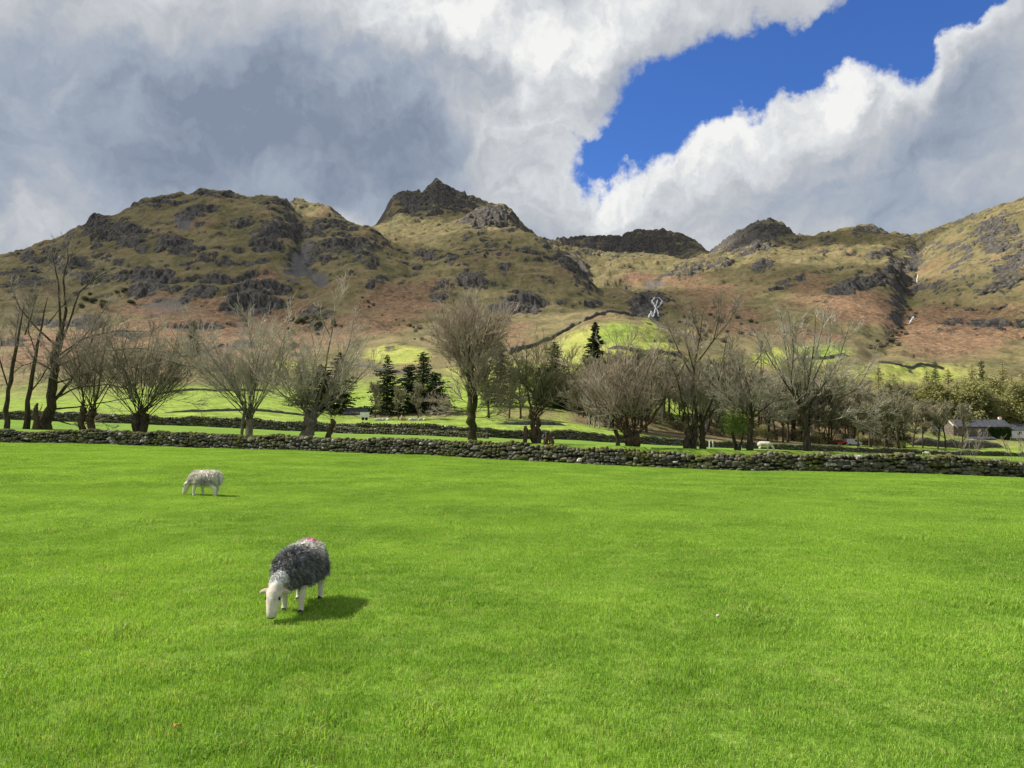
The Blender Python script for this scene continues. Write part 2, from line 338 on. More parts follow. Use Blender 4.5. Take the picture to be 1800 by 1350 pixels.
def ell(lst, px, py, wob=None, soft=0.55):
    m_ = np.zeros_like(px)
    for (cx_, cy_, rx, ry, ang, st) in lst:
        a = math.radians(-ang); dx = px - cx_; dy = py - cy_
        u = (dx*math.cos(a) + dy*math.sin(a)) / rx; v = (-dx*math.sin(a) + dy*math.cos(a)) / ry
        sel = (np.abs(u) < 1.9) & (np.abs(v) < 1.9)
        if not sel.any(): continue
        d = np.sqrt(u[sel]**2 + v[sel]**2)
        if wob is not None: d = d + wob[sel]
        m_[sel] = np.maximum(m_[sel], st * (1 - sstep(d, 1 - soft, 1 + soft*0.4)))
    return m_
def line_d(pts, px, py):
    d = np.full(px.shape, 1e9)
    for (x0, y0), (x1, y1) in zip(pts[:-1], pts[1:]):
        vx, vy = x1 - x0, y1 - y0; t = np.clip(((px-x0)*vx + (py-y0)*vy) / (vx*vx + vy*vy), 0, 1)
        d = np.minimum(d, np.hypot(px - x0 - t*vx, py - y0 - t*vy))
    return d

def detail(X, Y, want=False):
    """height (and, on request, cover masks) of the ground with its crags, ledges and hummocks"""
    X = np.asarray(X, float); Y = np.asarray(Y, float)
    z0 = base_z(X, Y); px, py = proj(X, np.maximum(Y, 5.0), z0)
    far = sstep(Y, 285, 480)
    sc = Y / F                                          # metres per pixel
    n1 = fbm(X/170, Y/170, 4, 3); n2 = fbm(X/45, Y/45, 4, 11); n3 = fbm(X/14, Y/14, 3, 23); n4 = fbm(X/6.5, Y/6.5, 2, 29)
    wob = 0.75*n2 + 0.55*n3 + .25*n4
    crag = ell(CRAGS, px, py, wob); scree = ell(SCREE, px, py, wob*.8)
    gl = np.zeros_like(z0)
    for g_ in GULLY:
        gl = np.maximum(gl, np.exp(-(line_d(g_[:-1], px + 8*n2, py) / g_[-1])**2))
    # ledges: terraces that come and go along the slope
    rid = fbm(X/85 + .5*n1, Y/210 + .3*n2, 4, 131, .55, True); rid2 = fbm(X/24 + .4*n2, Y/62, 3, 141, .5, True)
    S = 13.0 + 9.0*(n1 + .5) + Y*0.006
    u = (z0 + 30*n1 + 11*n2 + 4*n3) / S; t = u - np.floor(u)
    g = np.where(t < .58, .30*t/.58, .30 + .70*(t - .58)/.42) - t
    led = np.clip(0.25 + 1.3*fbm(X/120 + 9, Y/120, 3, 41) + .9*crag - 1.2*scree, 0, 1) * far
    low = ell(BRACK, px, py, None, .8)
    led = led*(1 - .55*np.clip(low, 0, 1)*(crag < .2))
    face = sstep(t, .52, .66)*(1 - sstep(t, .95, 1.0))*led
    z = z0 + g*S*led*1.25 + far*np.clip(Y/1200, .25, 1.3)*(8.5*rid*(1 - .5*sstep(Y, 1650, 1850)) + 2.6*rid2)*(1 - .45*np.clip(low, 0, 1))*(1 - .7*scree)*sstep(Y, 420, 640)
    z = z + far*(7.0*n1 + 5.5*n2 + 2.0*n3 + .6*n4)*np.clip(Y/1300, .3, 1.2)
    tor = sstep(fbm(X/34 + 5, Y/60, 3, 91) + .35*n3, .30, .62)*far*(1 - .8*scree)*(1 - .5*np.clip(low, 0, 1))
    z = z + tor*(2.0 + 2.2*n3 + 1.5*n4)*np.clip(sc, .5, 1.4)
    # crags stand proud: a steep near face under a rounded top, split by vertical grooves
    gr = fbm(X/8 + .5*n2 + .004*z0, z0/70, 3, 61, .6, True); gr2 = fbm(X/26 + .6*n2 + .006*z0, z0/80, 2, 71, .5, True)
    z = z + crag*far*sc*(5.5 + 3.2*gr2 + 1.6*gr + 4.0*n3) * 0.8 * (1 - .7*sstep(Y, 1600, 1800))
    z = z - gl*far*sc*6
    z = z + (1 - far)*sstep(Y, 150, 330)*(1.6*n2 + .9*n3 + .7*n4*sstep(Y, 250, 330)) + (1-far)*sstep(Y, 14, 40)*0.10*perlin(X/9, Y/9, 5) + (1 - far)*0.035*perlin(X/2.2, Y/2.2, 8)
    if not want: return z
    dy = -far*np.clip(crag*1.2 + face*.55, 0, 1.3)*(4.5*gr + 5.0*gr2)*np.clip(sc, .5, 1.5)*(1 - .5*sstep(Y, 1600, 1800))
    return z, dict(px=px, py=py, crag=crag, scree=scree, face=face, gl=gl, n1=n1, n2=n2, n3=n3, n4=n4, tor=tor, dy=dy, far=far, low=low)
def gz(x, y): return float(detail(np.array([x]), np.array([y]))[0])
def hit(px, py, y0=66.0, y1=2600.0):
    """where the sight line through px, py meets the ground beyond y0"""
    Ys = np.geomspace(y0, y1, 900); a = P(px, py, 1.0); s = a.x; k = a.z - CAMZ
    zt = detail(s*Ys, Ys); zr = CAMZ + k*Ys; i = np.nonzero(zt >= zr)[0]
    if len(i) == 0: i = [np.argmin(zr - zt)]
    Y = Ys[i[0]]; return Vector((s*Y, Y, float(zt[i[0]])))
def stand(px, Y, py=None):
    """ground point at depth Y in the direction px"""
    x = P(px, 770 if py is None else py, Y).x; return Vector((x, Y, gz(x, Y)))

# ---- materials of the land
def pasture_col(t, pos):
    a = t.noise(pos, 0.33, 5, 0.6); b = t.noise(pos, 2.3, 4, 0.65); c = t.noise(pos, 0.06, 3)
    col = t.mix(t.ss(a, .35, .68), (0.126, 0.238, 0.026), (0.205, 0.338, 0.043))
    col = t.mix(t.m('MULTIPLY', t.ss(b, .45, .75), .7), col, (0.275, 0.368, 0.080))
    col = t.mix(t.m('MULTIPLY', t.ss(c, .4, .7), .45), col, (0.215, 0.345, 0.042))
    col = t.mix(t.m('MULTIPLY', t.ss(t.noise(pos, 1.15, 4, .7), .52, .72), .32), col, (0.085, 0.175, 0.016))  # tuft shadows put into the colour as darker patches
    return col
def make_pasture():
    m_, t, b = new_mat('pasture_turf', .95, .1)
    pos = t.n('ShaderNodeNewGeometry').outputs['Position']
    col = pasture_col(t, pos)
    f = t.noise(pos, 14.0, 5, .7)
    col = t.mix(t.ss(f, .42, .72), t.vm('SCALE', col, scale=.72), col)
    t.put(b.inputs['Base Color'], col)
    bp = t.n('ShaderNodeBump'); bp.inputs['Strength'].default_value = .6; bp.inputs['Distance'].default_value = .05
    t.put(bp.inputs['Height'], t.noise(pos, 9.0, 6, .7)); t.put(b.inputs['Normal'], bp.outputs[0])
    return m_
def make_fell():
    m_, t, b = new_mat('fell_cover', .95, .12)
    pos = t.n('ShaderNodeNewGeometry').outputs['Position']
    A = lambda n_: t.n('ShaderNodeAttribute', attribute_name=n_).outputs['Fac']
    f1 = t.noise(pos, .035, 6, .65); f2 = t.noise(pos, .22, 5, .65); f3 = t.noise(pos, .9, 4, .65)
    grass = t.mix(t.ss(f1, .35, .65), (0.108, 0.102, 0.046), (0.215, 0.176, 0.088))
    grass = t.mix(t.ss(f2, .5, .75), grass, (0.105, 0.106, 0.042))
    brk = t.mix(t.ss(f2, .3, .7), (0.115, 0.073, 0.045), (0.240, 0.154, 0.090))
    brk = t.mix(t.m('MULTIPLY', t.ss(f3, .5, .75), .6), brk, (0.32, 0.22, 0.135))
    col = t.mix(t.ss(t.m('ADD', A('bracken'), t.m('MULTIPLY', t.m('SUBTRACT', f2, .5), .5)), .12, .95), grass, brk)
    green = t.mix(t.ss(f1, .35, .65), (0.235, 0.29, 0.055), (0.34, 0.35, 0.095))
    green = t.mix(t.m('MULTIPLY', t.ss(f2, .5, .72), .7), green, (0.30, 0.25, 0.105))
    col = t.mix(t.ss(t.m('ADD', A('green'), t.m('MULTIPLY', t.m('SUBTRACT', f2, .5), .6)), .3, .62), col, green)
    lush = t.mix(t.ss(f2, .3, .7), (0.165, 0.245, 0.034), (0.225, 0.305, 0.055))
    col = t.mix(A('lush'), col, lush)
    col = t.vm('SCALE', col, scale=t.lin(f3, .3, .7, .68, 1.34))
    col = t.vm('SCALE', col, scale=t.lin(f2, .3, .7, .74, 1.24))
    scr = t.mix(t.ss(f3, .35, .65), (0.075, 0.073, 0.072), (0.15, 0.145, 0.14))
    col = t.mix(t.ss(t.m('ADD', A('scree'), t.m('MULTIPLY', t.m('SUBTRACT', f3, .5), .5)), .3, .6), col, scr)
    mp = t.n('ShaderNodeMapping'); t.put(mp.inputs[0], pos); mp.inputs[3].default_value = (.28, .28, .05)
    st = t.noise(mp.outputs[0], 1.0, 6, .65)
    rock = t.mix(t.ss(st, .35, .68), (0.034, 0.032, 0.030), (0.135, 0.126, 0.114))
    rock = t.mix(t.m('MULTIPLY', t.ss(f2, .52, .8), .55), rock, (0.125, 0.115, 0.062))
    rk = t.ss(t.m('ADD', A('rock'), t.m('MULTIPLY', t.m('SUBTRACT', f2, .5), .7)), .34, .56)
    col = t.mix(rk, col, rock)
    t.put(b.inputs['Base Color'], col)
    bp = t.n('ShaderNodeBump'); bp.inputs['Strength'].default_value = .8; bp.inputs['Distance'].default_value = 2.0
    h = t.m('ADD', t.m('MULTIPLY', f2, .6), t.m('ADD', t.m('MULTIPLY', f3, .25), t.m('MULTIPLY', t.m('MULTIPLY', st, rk), .9)))
    t.put(bp.inputs['Height'], h); t.put(b.inputs['Normal'], bp.outputs[0])
    return m_
M_TURF = make_pasture(); M_FELL = make_fell()

def grid_faces(nr, nc):
    i = np.arange(nr - 1)[:, None]*nc + np.arange(nc - 1)[None, :]
    i = i.ravel(); return np.stack([i, i + 1, i + nc + 1, i + nc], 1)

# the valley floor: near pasture up to the second wall
gy = np.concatenate([np.linspace(-60, 0, 13)[:-1], np.linspace(0, 30, 70)[:-1], np.linspace(30, 75, 90)[:-1], np.linspace(75, 215, 90)])
gs = np.linspace(-1.0, 1.0, 260)
GY, GS = np.meshgrid(gy, gs, indexing='ij')
GX = GS*(np.maximum(GY, 0)*0.86 + 60*0 + np.where(GY < 40, (40 - np.maximum(GY, 0))*.86, 0)*1.0)
GZ = detail(GX.ravel(), GY.ravel())
s_ = np.clip(GX/np.maximum(GY, 14), SG[0], SG[-1]); w2y = np.interp(s_.ravel(), SG, CUR[N_GROUND][0])
GZ = GZ - .014 - sstep(GY.ravel(), w2y + 2, w2y + 8)*1.5        # tuck it under the fellside sheet beyond the wall
me = mesh('pasture', np.stack([GX.ravel(), GY.ravel(), GZ], 1), grid_faces(len(gy), len(gs)), [M_TURF], True)
ob('pasture', me, kind='structure')

# the fellside and mountains from the second wall to behind the skyline
NC = 1000
cs = np.linspace(-0.80, 0.80, NC)
rows = [(N_GROUND, 34), (N_GROUND+1, 34), (N_GROUND+2, 54), (N_GROUND+3, 16), (N_GROUND+4, 84), (N_GROUND+5, 156), (N_GROUND+6, 30), (N_GROUND+7, 54), (N_GROUND+8, 18), (N_GROUND+9, 66), (N_GROUND+10, 8), (N_GROUND+11, 3)]
RY = []
for k, n_ in rows:
    ya = np.interp(cs, SG, CY[k]); yb = np.interp(cs, SG, CY[k+1])
    tt = np.arange(n_) / n_
    RY.append(ya[None, :] + (yb - ya)[None, :]*tt[:, None])
RY = np.concatenate(RY, 0); NR = RY.shape[0]
FX = (cs[None, :]*RY); fx = FX.ravel(); fy = RY.ravel()
fz, D = detail(fx, fy, True)
green = ell(GREEN, D['px'], D['py'], None, .8)
valley = 1 - sstep(fy, 255, 345)
lush = np.clip((1 - sstep(fy + 30*D['n2'], 235, 330))*1.0 + 0.9*ell([(1440,622,60,12,0,1),(1075,585,46,20,10,1),(330,700,120,24,0,1)], D['px'], D['py'], .4*D['n2'], .6), 0, 1)
rock = np.clip(D['crag']*.95 + D['face']*.75 + .18*D['gl']*D['far'], 0, 1.2)*D['far'] + (1-D['far'])*ell([(690,607,36,9,10,.8),(1560,648,70,7,5,.6)], D['px'], D['py'], D['n2'], .6)
crest = np.clip(D['crag'], 0, 1)
rock = rock + .62*D['tor'] - .55*sstep(D['n3'] + .5*D['n2'], .02, .5)*(1 - .4*crest) - .12
brk = np.clip(.85*D['low'] + .70*D['n1'] + .60*D['n2'] + .10 - .15*sstep(fz, 300, 450), 0, 1)
litter = ell([(1075,745,100,34,0,1),(1350,758,300,30,0,1),(1560,772,70,12,0,1),(720,728,130,14,0,.8),(930,728,70,14,0,.8)], D['px'], D['py'], .35*D['n2'], .5)*sstep(fy, 174, 182)
lush = lush*(1 - litter); brk = np.maximum(brk, litter*.42); green = green*(1 - litter)
fy2 = fy + D['dy']
def steep(X_, Y_, Z_):
    a = np.stack([np.gradient(q.reshape(NR, NC), axis=1) for q in (X_, Y_, Z_)], -1); b = np.stack([np.gradient(q.reshape(NR, NC), axis=0) for q in (X_, Y_, Z_)], -1)
    n_ = np.cross(a, b); return (np.abs(n_[..., 2])/(np.linalg.norm(n_, axis=-1) + 1e-9)).ravel()
nzv = steep(fx, fy2, fz)
slope = 1 - sstep(nzv + .10*D['n3'] + .06*D['n4'], .60, .80)
rock = np.clip(.78*slope*D['far'] + .50*np.clip(D['crag'], 0, 1)*(.45 + .55*slope) + .40*rock - .10*sstep(D['n2'], 0, .5), 0, 1.2)
me = mesh('fell', np.stack([fx, fy2, fz], 1), grid_faces(NR, NC), [M_FELL], True)
for nm, vv in (('rock', rock), ('bracken', brk), ('green', green), ('lush', lush), ('scree', D['scree'])): attr(me, nm, vv)
ob('fell_terrain', me, kind='structure')

# unseen clouds added between sun and fells, to shade left fell and upper slopes
def shade_cloud(name, target, alt, rx, ry, rz, seed, dens):
    t = (alt - target[2]) / SUN_V.z; c = Vector(target) + SUN_V*t
    bm = bmesh.new(); bmesh.ops.create_icosphere(bm, subdivisions=5, radius=1.0)
    co = np.array([v.co[:] for v in bm.verts])
    f = 1 + .55*fbm(co[:, 0]*1.7 + seed, co[:, 1]*1.7 + co[:, 2], 4, seed) + .2*fbm(co[:, 0]*5 + seed, co[:, 1]*5 + co[:, 2]*2, 3, seed + 5)
    co = co*f[:, None]*np.array([rx, ry, rz])
    fc = np.array([[v.index for v in q.verts] for q in bm.faces]); bm.free()
    m_ = bpy.data.materials.new(name); m_.use_nodes = True; nt = m_.node_tree; nt.nodes.clear()
    v = nt.nodes.new('ShaderNodeVolumePrincipled'); v.inputs['Color'].default_value = (.95, .96, 1, 1); v.inputs['Density'].default_value = dens; v.inputs['Anisotropy'].default_value = .5
    o_ = nt.nodes.new('ShaderNodeOutputMaterial'); nt.links.new(v.outputs[0], o_.inputs['Volume'])
    o = ob('shade_cloud', mesh('shade_cloud', co, fc, [m_], True), kind='structure'); o.location = c
shade_cloud('shade_cloud_mass', (-470, 1000, 200), 1300, 520, 420, 110, 3, .0056)
shade_cloud('shade_cloud_scrap', (-170, 1900, 480), 1500, 330, 260, 90, 8, .0085)
shade_cloud('shade_cloud_wisp', (720, 1750, 420), 1500, 300, 200, 80, 13, .008)
shade_cloud('shade_cloud_far', (480, 2550, 600), 2200, 430, 260, 90, 31, .010)
shade_cloud('shade_cloud_bank', (60, 950, 230), 1350, 170, 300, 60, 17, .0085)
shade_cloud('shade_cloud_tail', (420, 1050, 200), 1400, 150, 260, 55, 23, .008)
# ------------------------------------------------------------------ drystone walls
def stone_mats():
    out = []
    for nm in ('wall_stone', 'wall_stone_mass'):
        m_, t, b = new_mat(nm, .9, .2)
        pos = t.n('ShaderNodeNewGeometry').outputs['Position']
        rnd = t.n('ShaderNodeObjectInfo').outputs['Random'] if nm == 'wall_stone' else t.n('ShaderNodeNewGeometry').outputs['Random Per Island']
        r = t.n('ShaderNodeValToRGB'); t.put(r.inputs[0], rnd); e = r.color_ramp.elements
        e[0].position = 0; e[0].color = (.040, .038, .033, 1); e[1].position = 1.0; e[1].color = (.62, .60, .56, 1)
        for p_, c_ in ((.40, (.080, .075, .063)), (.75, (.130, .120, .100)), (.93, (.20, .188, .165)), (.972, (.30, .29, .27))):
            q = e.new(p_); q.color = (*c_, 1)
        n_ = t.noise(pos, 5.0, 5, .65); lich = t.noise(pos, 17.0, 3, .6); ms = t.noise(pos, .55, 5, .65)
        c0 = t.vm('SCALE', r.outputs[0], scale=t.lin(n_, .3, .7, .65, 1.3))
        c0 = t.mix(t.m('MULTIPLY', t.ss(lich, .58, .7), .5), c0, (.30, .30, .26))
        nz = t.n('ShaderNodeSeparateXYZ'); t.put(nz.inputs[0], t.n('ShaderNodeNewGeometry').outputs['Normal'])
        mf = t.m('MULTIPLY', t.ss(t.m('ADD', ms, t.m('MULTIPLY', nz.outputs[2], .16)), .52, .66), .85)
        c0 = t.mix(mf, c0, t.mix(t.ss(n_, .35, .65), (.055, .062, .010), (.115, .115, .018)))
        t.put(b.inputs['Base Color'], c0)
        bp = t.n('ShaderNodeBump'); bp.inputs['Strength'].default_value = .5; bp.inputs['Distance'].default_value = .03
        t.put(bp.inputs['Height'], t.noise(pos, 14, 4)); t.put(b.inputs['Normal'], bp.outputs[0])
        out.append(m_)
    return out
M_STONE, M_STONES = stone_mats()
M_CORE = noisy('wall_core_earth', (.016, .015, .012), (.035, .032, .024), 4)
M_MOSS = noisy('wall_moss', (.050, .062, .008), (.150, .140, .020), 3.5, .95, 5, .6, coord='world')
M_FARWALL = noisy('far_wall_stone', (.045, .044, .040), (.13, .122, .105), 1.6, .95, 5, .5, coord='world')

def stone_variants(n, seed, sub=True):
    rg = np.random.RandomState(seed); out = []
    for k in range(n):
        bm = bmesh.new(); bmesh.ops.create_cube(bm, size=1.0)
        if sub: bmesh.ops.bevel(bm, geom=list(bm.verts) + list(bm.edges), offset=.27, segments=1, affect='EDGES', profile=.5)
        else:
            bm.free(); bm = bmesh.new(); bmesh.ops.create_icosphere(bm, subdivisions=1, radius=.58)
        sk = rg.uniform(-.12, .12, 4)
        for v in bm.verts:
            x, y, z = v.co; v.co.z += sk[0]*x + sk[1]*y; v.co.x += sk[2]*z; v.co *= 1 + rg.uniform(-.10, .10)
        bmesh.ops.triangulate(bm, faces=bm.faces)
        bm.verts.ensure_lookup_table()
        out.append((np.array([v.co[:] for v in bm.verts]), np.array([[v.index for v in f.verts] for f in bm.faces])))
        bm.free()
    return out
SV = stone_variants(10, 3); SVL = stone_variants(6, 4, False)
SVM = [mesh('stone', v, f, [M_STONE], True) for v, f in SV]
for q in SVM:
    q.polygons.foreach_set('use_smooth', np.zeros(len(q.polygons), bool))

def wall_path(pts, step=0.25):
    w_ = np.array([(P(*q).x, q[2]) for q in pts]); d = np.concatenate([[0], np.cumsum(np.hypot(*np.diff(w_, axis=0).T))])
    s = np.arange(0, d[-1], step); return s, np.interp(s, d, w_[:, 0]), np.interp(s, d, w_[:, 1])
def drystone(pts, height, thick, lmin, lmax, hmin, hmax, rg, both=True, xclip=None):
    """list of stones (centre, size, yaw, tilt) laid in rough courses along a line on the ground"""
    s, X, Y = wall_path(pts)
    ker = np.hanning(41); ker /= ker.sum()
    X = np.convolve(np.pad(X, 20, mode='reflect', reflect_type='odd'), ker, 'valid'); Y = np.convolve(np.pad(Y, 20, mode='reflect', reflect_type='odd'), ker, 'valid')
    Z = detail(X, Y); tx = np.gradient(X, s); ty = np.gradient(Y, s)
    st = []
    f = lambda a, q: float(np.interp(q, s, a))
    ht = lambda q: height*(1 + .09*math.sin(q*.23) + .07*math.sin(q*.71 + 1) + .04*math.sin(q*1.9)) + .04*math.sin(q*2.3)
    sides = (-1, 1) if both else (-1,)
    for side in sides:
        z = 0.0; base = rg.uniform(0, .2)
        while z < height*1.14:
            frac = z/height; hh = rg.uniform(hmin, hmax)*(1.15 - .35*frac); q = s[0] + rg.uniform(0, .3)
            while q < s[-1]:
                big = rg.rand() < .10
                L = rg.uniform(lmin, lmax)*(1.15 - .25*frac)*(1.45 if big else 1); h2 = hh*rg.uniform(.65, 1.35)*(1.45 if big else 1)
                m_ = q + L/2
                if z + hh*.4 < ht(m_):
                    off = side*(thick*.5*(1 - .28*frac)) + rg.normal(0, .015); a, b = f(tx, m_), f(ty, m_); n_ = math.hypot(a, b)
                    x = f(X, m_) - b/n_*(-off)*-1; y = f(Y, m_) + a/n_*off
                    st.append((x, y, f(Z, m_) + z + hh/2 + rg.normal(0, .045) + .05*math.sin(m_*1.7 + z*9), L*1.04, rg.uniform(.26, .36), h2*1.10, math.atan2(b, a), rg.normal(0, .09), frac, side))
                q += L
            z += hh*.93
    q = s[0]
    while q < s[-1]:      # cope stones along the top
        L = rg.uniform(lmin, lmax)*.8; m_ = q + L/2; a, b = f(tx, m_), f(ty, m_)
        st.append((f(X, m_), f(Y, m_) + rg.normal(0, .04), f(Z, m_) + ht(m_) + rg.uniform(.0, .07), L*1.05, thick*rg.uniform(.8, 1.05), rg.uniform(.14, .34)*(hmax/.2), math.atan2(b, a), rg.normal(0, .18), 1.2, 0))
        q += L*rg.uniform(.95, 1.3)
    return st, (s, X, Y, Z, tx, ty, ht)
def stone_matrix(q):
    x, y, z, L, T, H, yaw, tilt = q[:8]
    return Matrix.Translation((x, y, z)) @ Matrix.Rotation(yaw, 4, 'Z') @ Matrix.Rotation(tilt, 4, 'Y') @ Matrix.Diagonal((L, T, H, 1))
def joined(st, variants, rg, name, mat, parent, kind='stuff'):
    V, Fc, k = [], [], 0
    for q in st:
        v, f_ = variants[rg.randint(len(variants))]; c, s_ = math.cos(q[6]), math.sin(q[6])
        fl = np.array([rg.choice((-1, 1)), 1, 1]); a = v*np.array([q[3], q[4], q[5]])
        a = np.stack([a[:, 0]*math.cos(q[7]) + a[:, 2]*math.sin(q[7]), a[:, 1], -a[:, 0]*math.sin(q[7]) + a[:, 2]*math.cos(q[7])], 1)
        a = np.stack([a[:, 0]*c - a[:, 1]*s_, a[:, 0]*s_ + a[:, 1]*c, a[:, 2]], 1) + np.array(q[:3])
        V.append(a); Fc.append(f_ + k); k += len(v)
    return ob(name, mesh(name, np.concatenate(V), np.concatenate(Fc), [mat]), parent, kind=kind)
def core(info, thick, height, name, mat, parent, top=.90):
    s, X, Y, Z, tx, ty, ht = info; k = slice(0, None, 2)
    V, Fc = [], []
    for i, (x, y, z, a, b, q) in enumerate(zip(X[k], Y[k], Z[k], tx[k], ty[k], s[k])):
        n_ = math.hypot(a, b); nx, ny = -b/n_, a/n_; h = ht(q)*top
        for off, zz in ((-.46, -.25), (-.30, h), (.30, h), (.46, -.25)):
            V.append((x + nx*off*thick, y + ny*off*thick, z + zz))
        if i:
            o = 4*i
            for j in range(3): Fc.append((o-4+j, o-3+j, o+1+j, o+j))
    return ob(name, mesh(name, V, np.array(Fc), [mat]), parent)

rgw = np.random.RandomState(21)
st1, inf1 = drystone(WALL1[0:1] and [(-330,769,66.5)] + WALL1[1:-1] + [(2120,847,46.6)], .93, .70, .20, .44, .13, .23, rgw)
near_wall = empty('drystone_wall', (float(inf1[1][40]), float(inf1[2][40]), float(inf1[3][40])), 'near mossy drystone wall running right across the far edge of the grazed field', 'stone wall')
near_wall.location = (0, 0, 0)
core(inf1, .70, 1.1, 'wall_core', M_CORE, near_wall)
def apx(q):
    x_, y_ = proj(q[0], q[1], q[2]); return (q[3]*q[5])*(F/q[1])**2 if (-20 < x_ < 1820 and q[9] <= 0) else -1
order = sorted(range(len(st1)), key=lambda i: -apx(st1[i])); big300 = set(order[:300])
for i in order[:300]:
    o = ob('stone', SVM[rgw.randint(len(SVM))], near_wall); o.matrix_basis = stone_matrix(st1[i])
joined([q for i, q in enumerate(st1) if i not in big300], SV, rgw, 'small_stones', M_STONES, near_wall)
# moss cushions on the top and shoulders of the near wall
def moss(info, n, rg, parent, thick, smin, smax):
    s, X, Y, Z, tx, ty, ht = info; st = []
    for _ in range(n):
        q = rg.uniform(s[0], s[-1])
        if perlin(np.array([q*.11]), np.array([3.3]), 9)[0] + rg.uniform(-.25, .25) < -.05: continue
        x, y, z, b, a = (float(np.interp(q, s, A_)) for A_ in (X, Y, Z, ty, tx)); r = rg.uniform(smin, smax)
        dn = abs(rg.normal(0, .16)); off = rg.uniform(-.5, .32)*thick
        st.append((x, y + off, z + ht(q) + .10 - dn*(off < -.1*thick)*1.3, r*rg.uniform(1.2, 2.6), r*rg.uniform(1, 1.8), r*rg.uniform(.55, .95), math.atan2(b, a), rg.normal(0, .25)))
    return joined(st, SVL, rg, 'moss', M_MOSS, parent)
moss(inf1, 1500, rgw, near_wall, .62, .09, .19)

st2, inf2 = drystone([(-250,730,118)] + WALL2[1:-1] + [(2000,809,202)], 1.28, .75, .24, .55, .15, .26, rgw, both=False)
wall2 = empty('drystone_wall', (0, 0, 0), 'long grey drystone wall beyond the pollard trees, across the middle of the valley', 'stone wall')
core(inf2, .75, 1.25, 'wall_core', M_CORE, wall2)
joined(st2, SVL, rgw, 'stones', M_STONES, wall2)
# the low broken wall in front of it
st3, inf3 = drystone([(588,764,100),(700,768,97),(800,774,94),(860,776,92)], .62, .6, .22, .5, .14, .24, rgw, both=False)
w3 = empty('drystone_wall', (0, 0, 0), 'low ruined stone wall in the grass between the two long walls', 'stone wall')
core(inf3, .6, .6, 'wall_core', M_CORE, w3); joined(st3, SVL, rgw, 'stones', M_STONES, w3)
def far_wall(pts, h, th, label, step=2.0, name='field_wall', y0=66.0):
    rg = np.random.RandomState(int(abs(pts[0][0])) + 7)
    a = [hit(x, y, y0) if len(q) == 0 else Vector((P(x, y, q[0]).x, q[0], 0)) for x, y, *q in pts]
    w_ = np.array([(p.x, p.y) for p in a]); d = np.concatenate([[0], np.cumsum(np.hypot(*np.diff(w_, axis=0).T))])
    s = np.arange(0, d[-1], step); X = np.interp(s, d, w_[:, 0]); Y = np.interp(s, d, w_[:, 1]); Z = detail(X, Y)
    tx, ty = np.gradient(X), np.gradient(Y); V, Fc = [], []
    for i in range(len(s)):
        n_ = math.hypot(tx[i], ty[i]); nx, ny = -ty[i]/n_, tx[i]/n_; hh = h*(1 + rg.uniform(-.28, .18))*min(1, .15 + min(s[i], s[-1] - s[i])/4); j = rg.uniform(-.1, .1, 2)
        for off, zz in ((-.55, -1.0), (-.5 + j[0], hh*.55), (-.3, hh), (.3, hh), (.5 + j[1], hh*.5), (.55, -1.0)): V.append((X[i] + nx*off*th, Y[i] + ny*off*th, Z[i] + zz))
        if i:
            o = 6*i
            for k in range(5): Fc.append((o-6+k, o-5+k, o+1+k, o+k))
    return ob(name, mesh(name, V, np.array(Fc), [M_FARWALL]), None, label, 'stone wall')
far_wall([(895,624),(925,613),(960,600),(1000,581),(1030,563),(1060,553),(1090,551),(1120,557),(1160,575),(1200,590),(1225,600)], 2.6, 1.6, 'dark stone wall curving over the brow of the bright green hillock', 3)
far_wall([(962,664,290),(984,664,300),(1012,662,306)], 1.9, 1.4, 'short stone wall left of the tall spruce, across the sunlit slope', 2, y0=200)
far_wall([(1012,662,306),(1008,680,282),(1003,700,255)], 1.8, 1.6, 'pale stone wall running downhill beside the young green trees', 2, y0=120)
far_wall([(1070,614),(1110,618),(1150,617),(1200,624)], 1.7, 1.6, 'thin broken wall across the sunlit green slope right of the spruce', 3)
far_wall([(1376,639),(1430,632),(1475,626),(1500,628)], 2.0, 1.6, 'stone wall above the bright grass behind the wide spreading bare tree', 3)
far_wall([(1540,638),(1580,643),(1620,641),(1660,647)], 1.8, 1.6, 'tumbled grey wall at the foot of the russet right-hand fell', 3)
far_wall([(262,697,252),(318,690,256),(360,686,258),(420,680,262),(490,680,262)], .8, .9, 'field wall along the top of the bright green field at left', 1)
far_wall([(290,724,148),(350,722,150),(420,719,155),(500,722,158),(560,726,160)], .5, .7, 'stone wall behind the pale pollard, between two green fields', .8)
far_wall([(872,742,160),(905,744,160),(960,746,163),(1000,747,165)], .9, .9, 'retaining wall under the conifers behind the big mossy tree', .8)
far_wall([(610,640),(670,652),(720,660)], 1.5, 1.3, 'faint stone wall on the rough slope between the dark conifers', 3)
far_wall([(300,625),(340,628),(370,616),(395,606)], 1.6, 1.3, 'faint wall line climbing the bracken slope above the left field', 3)

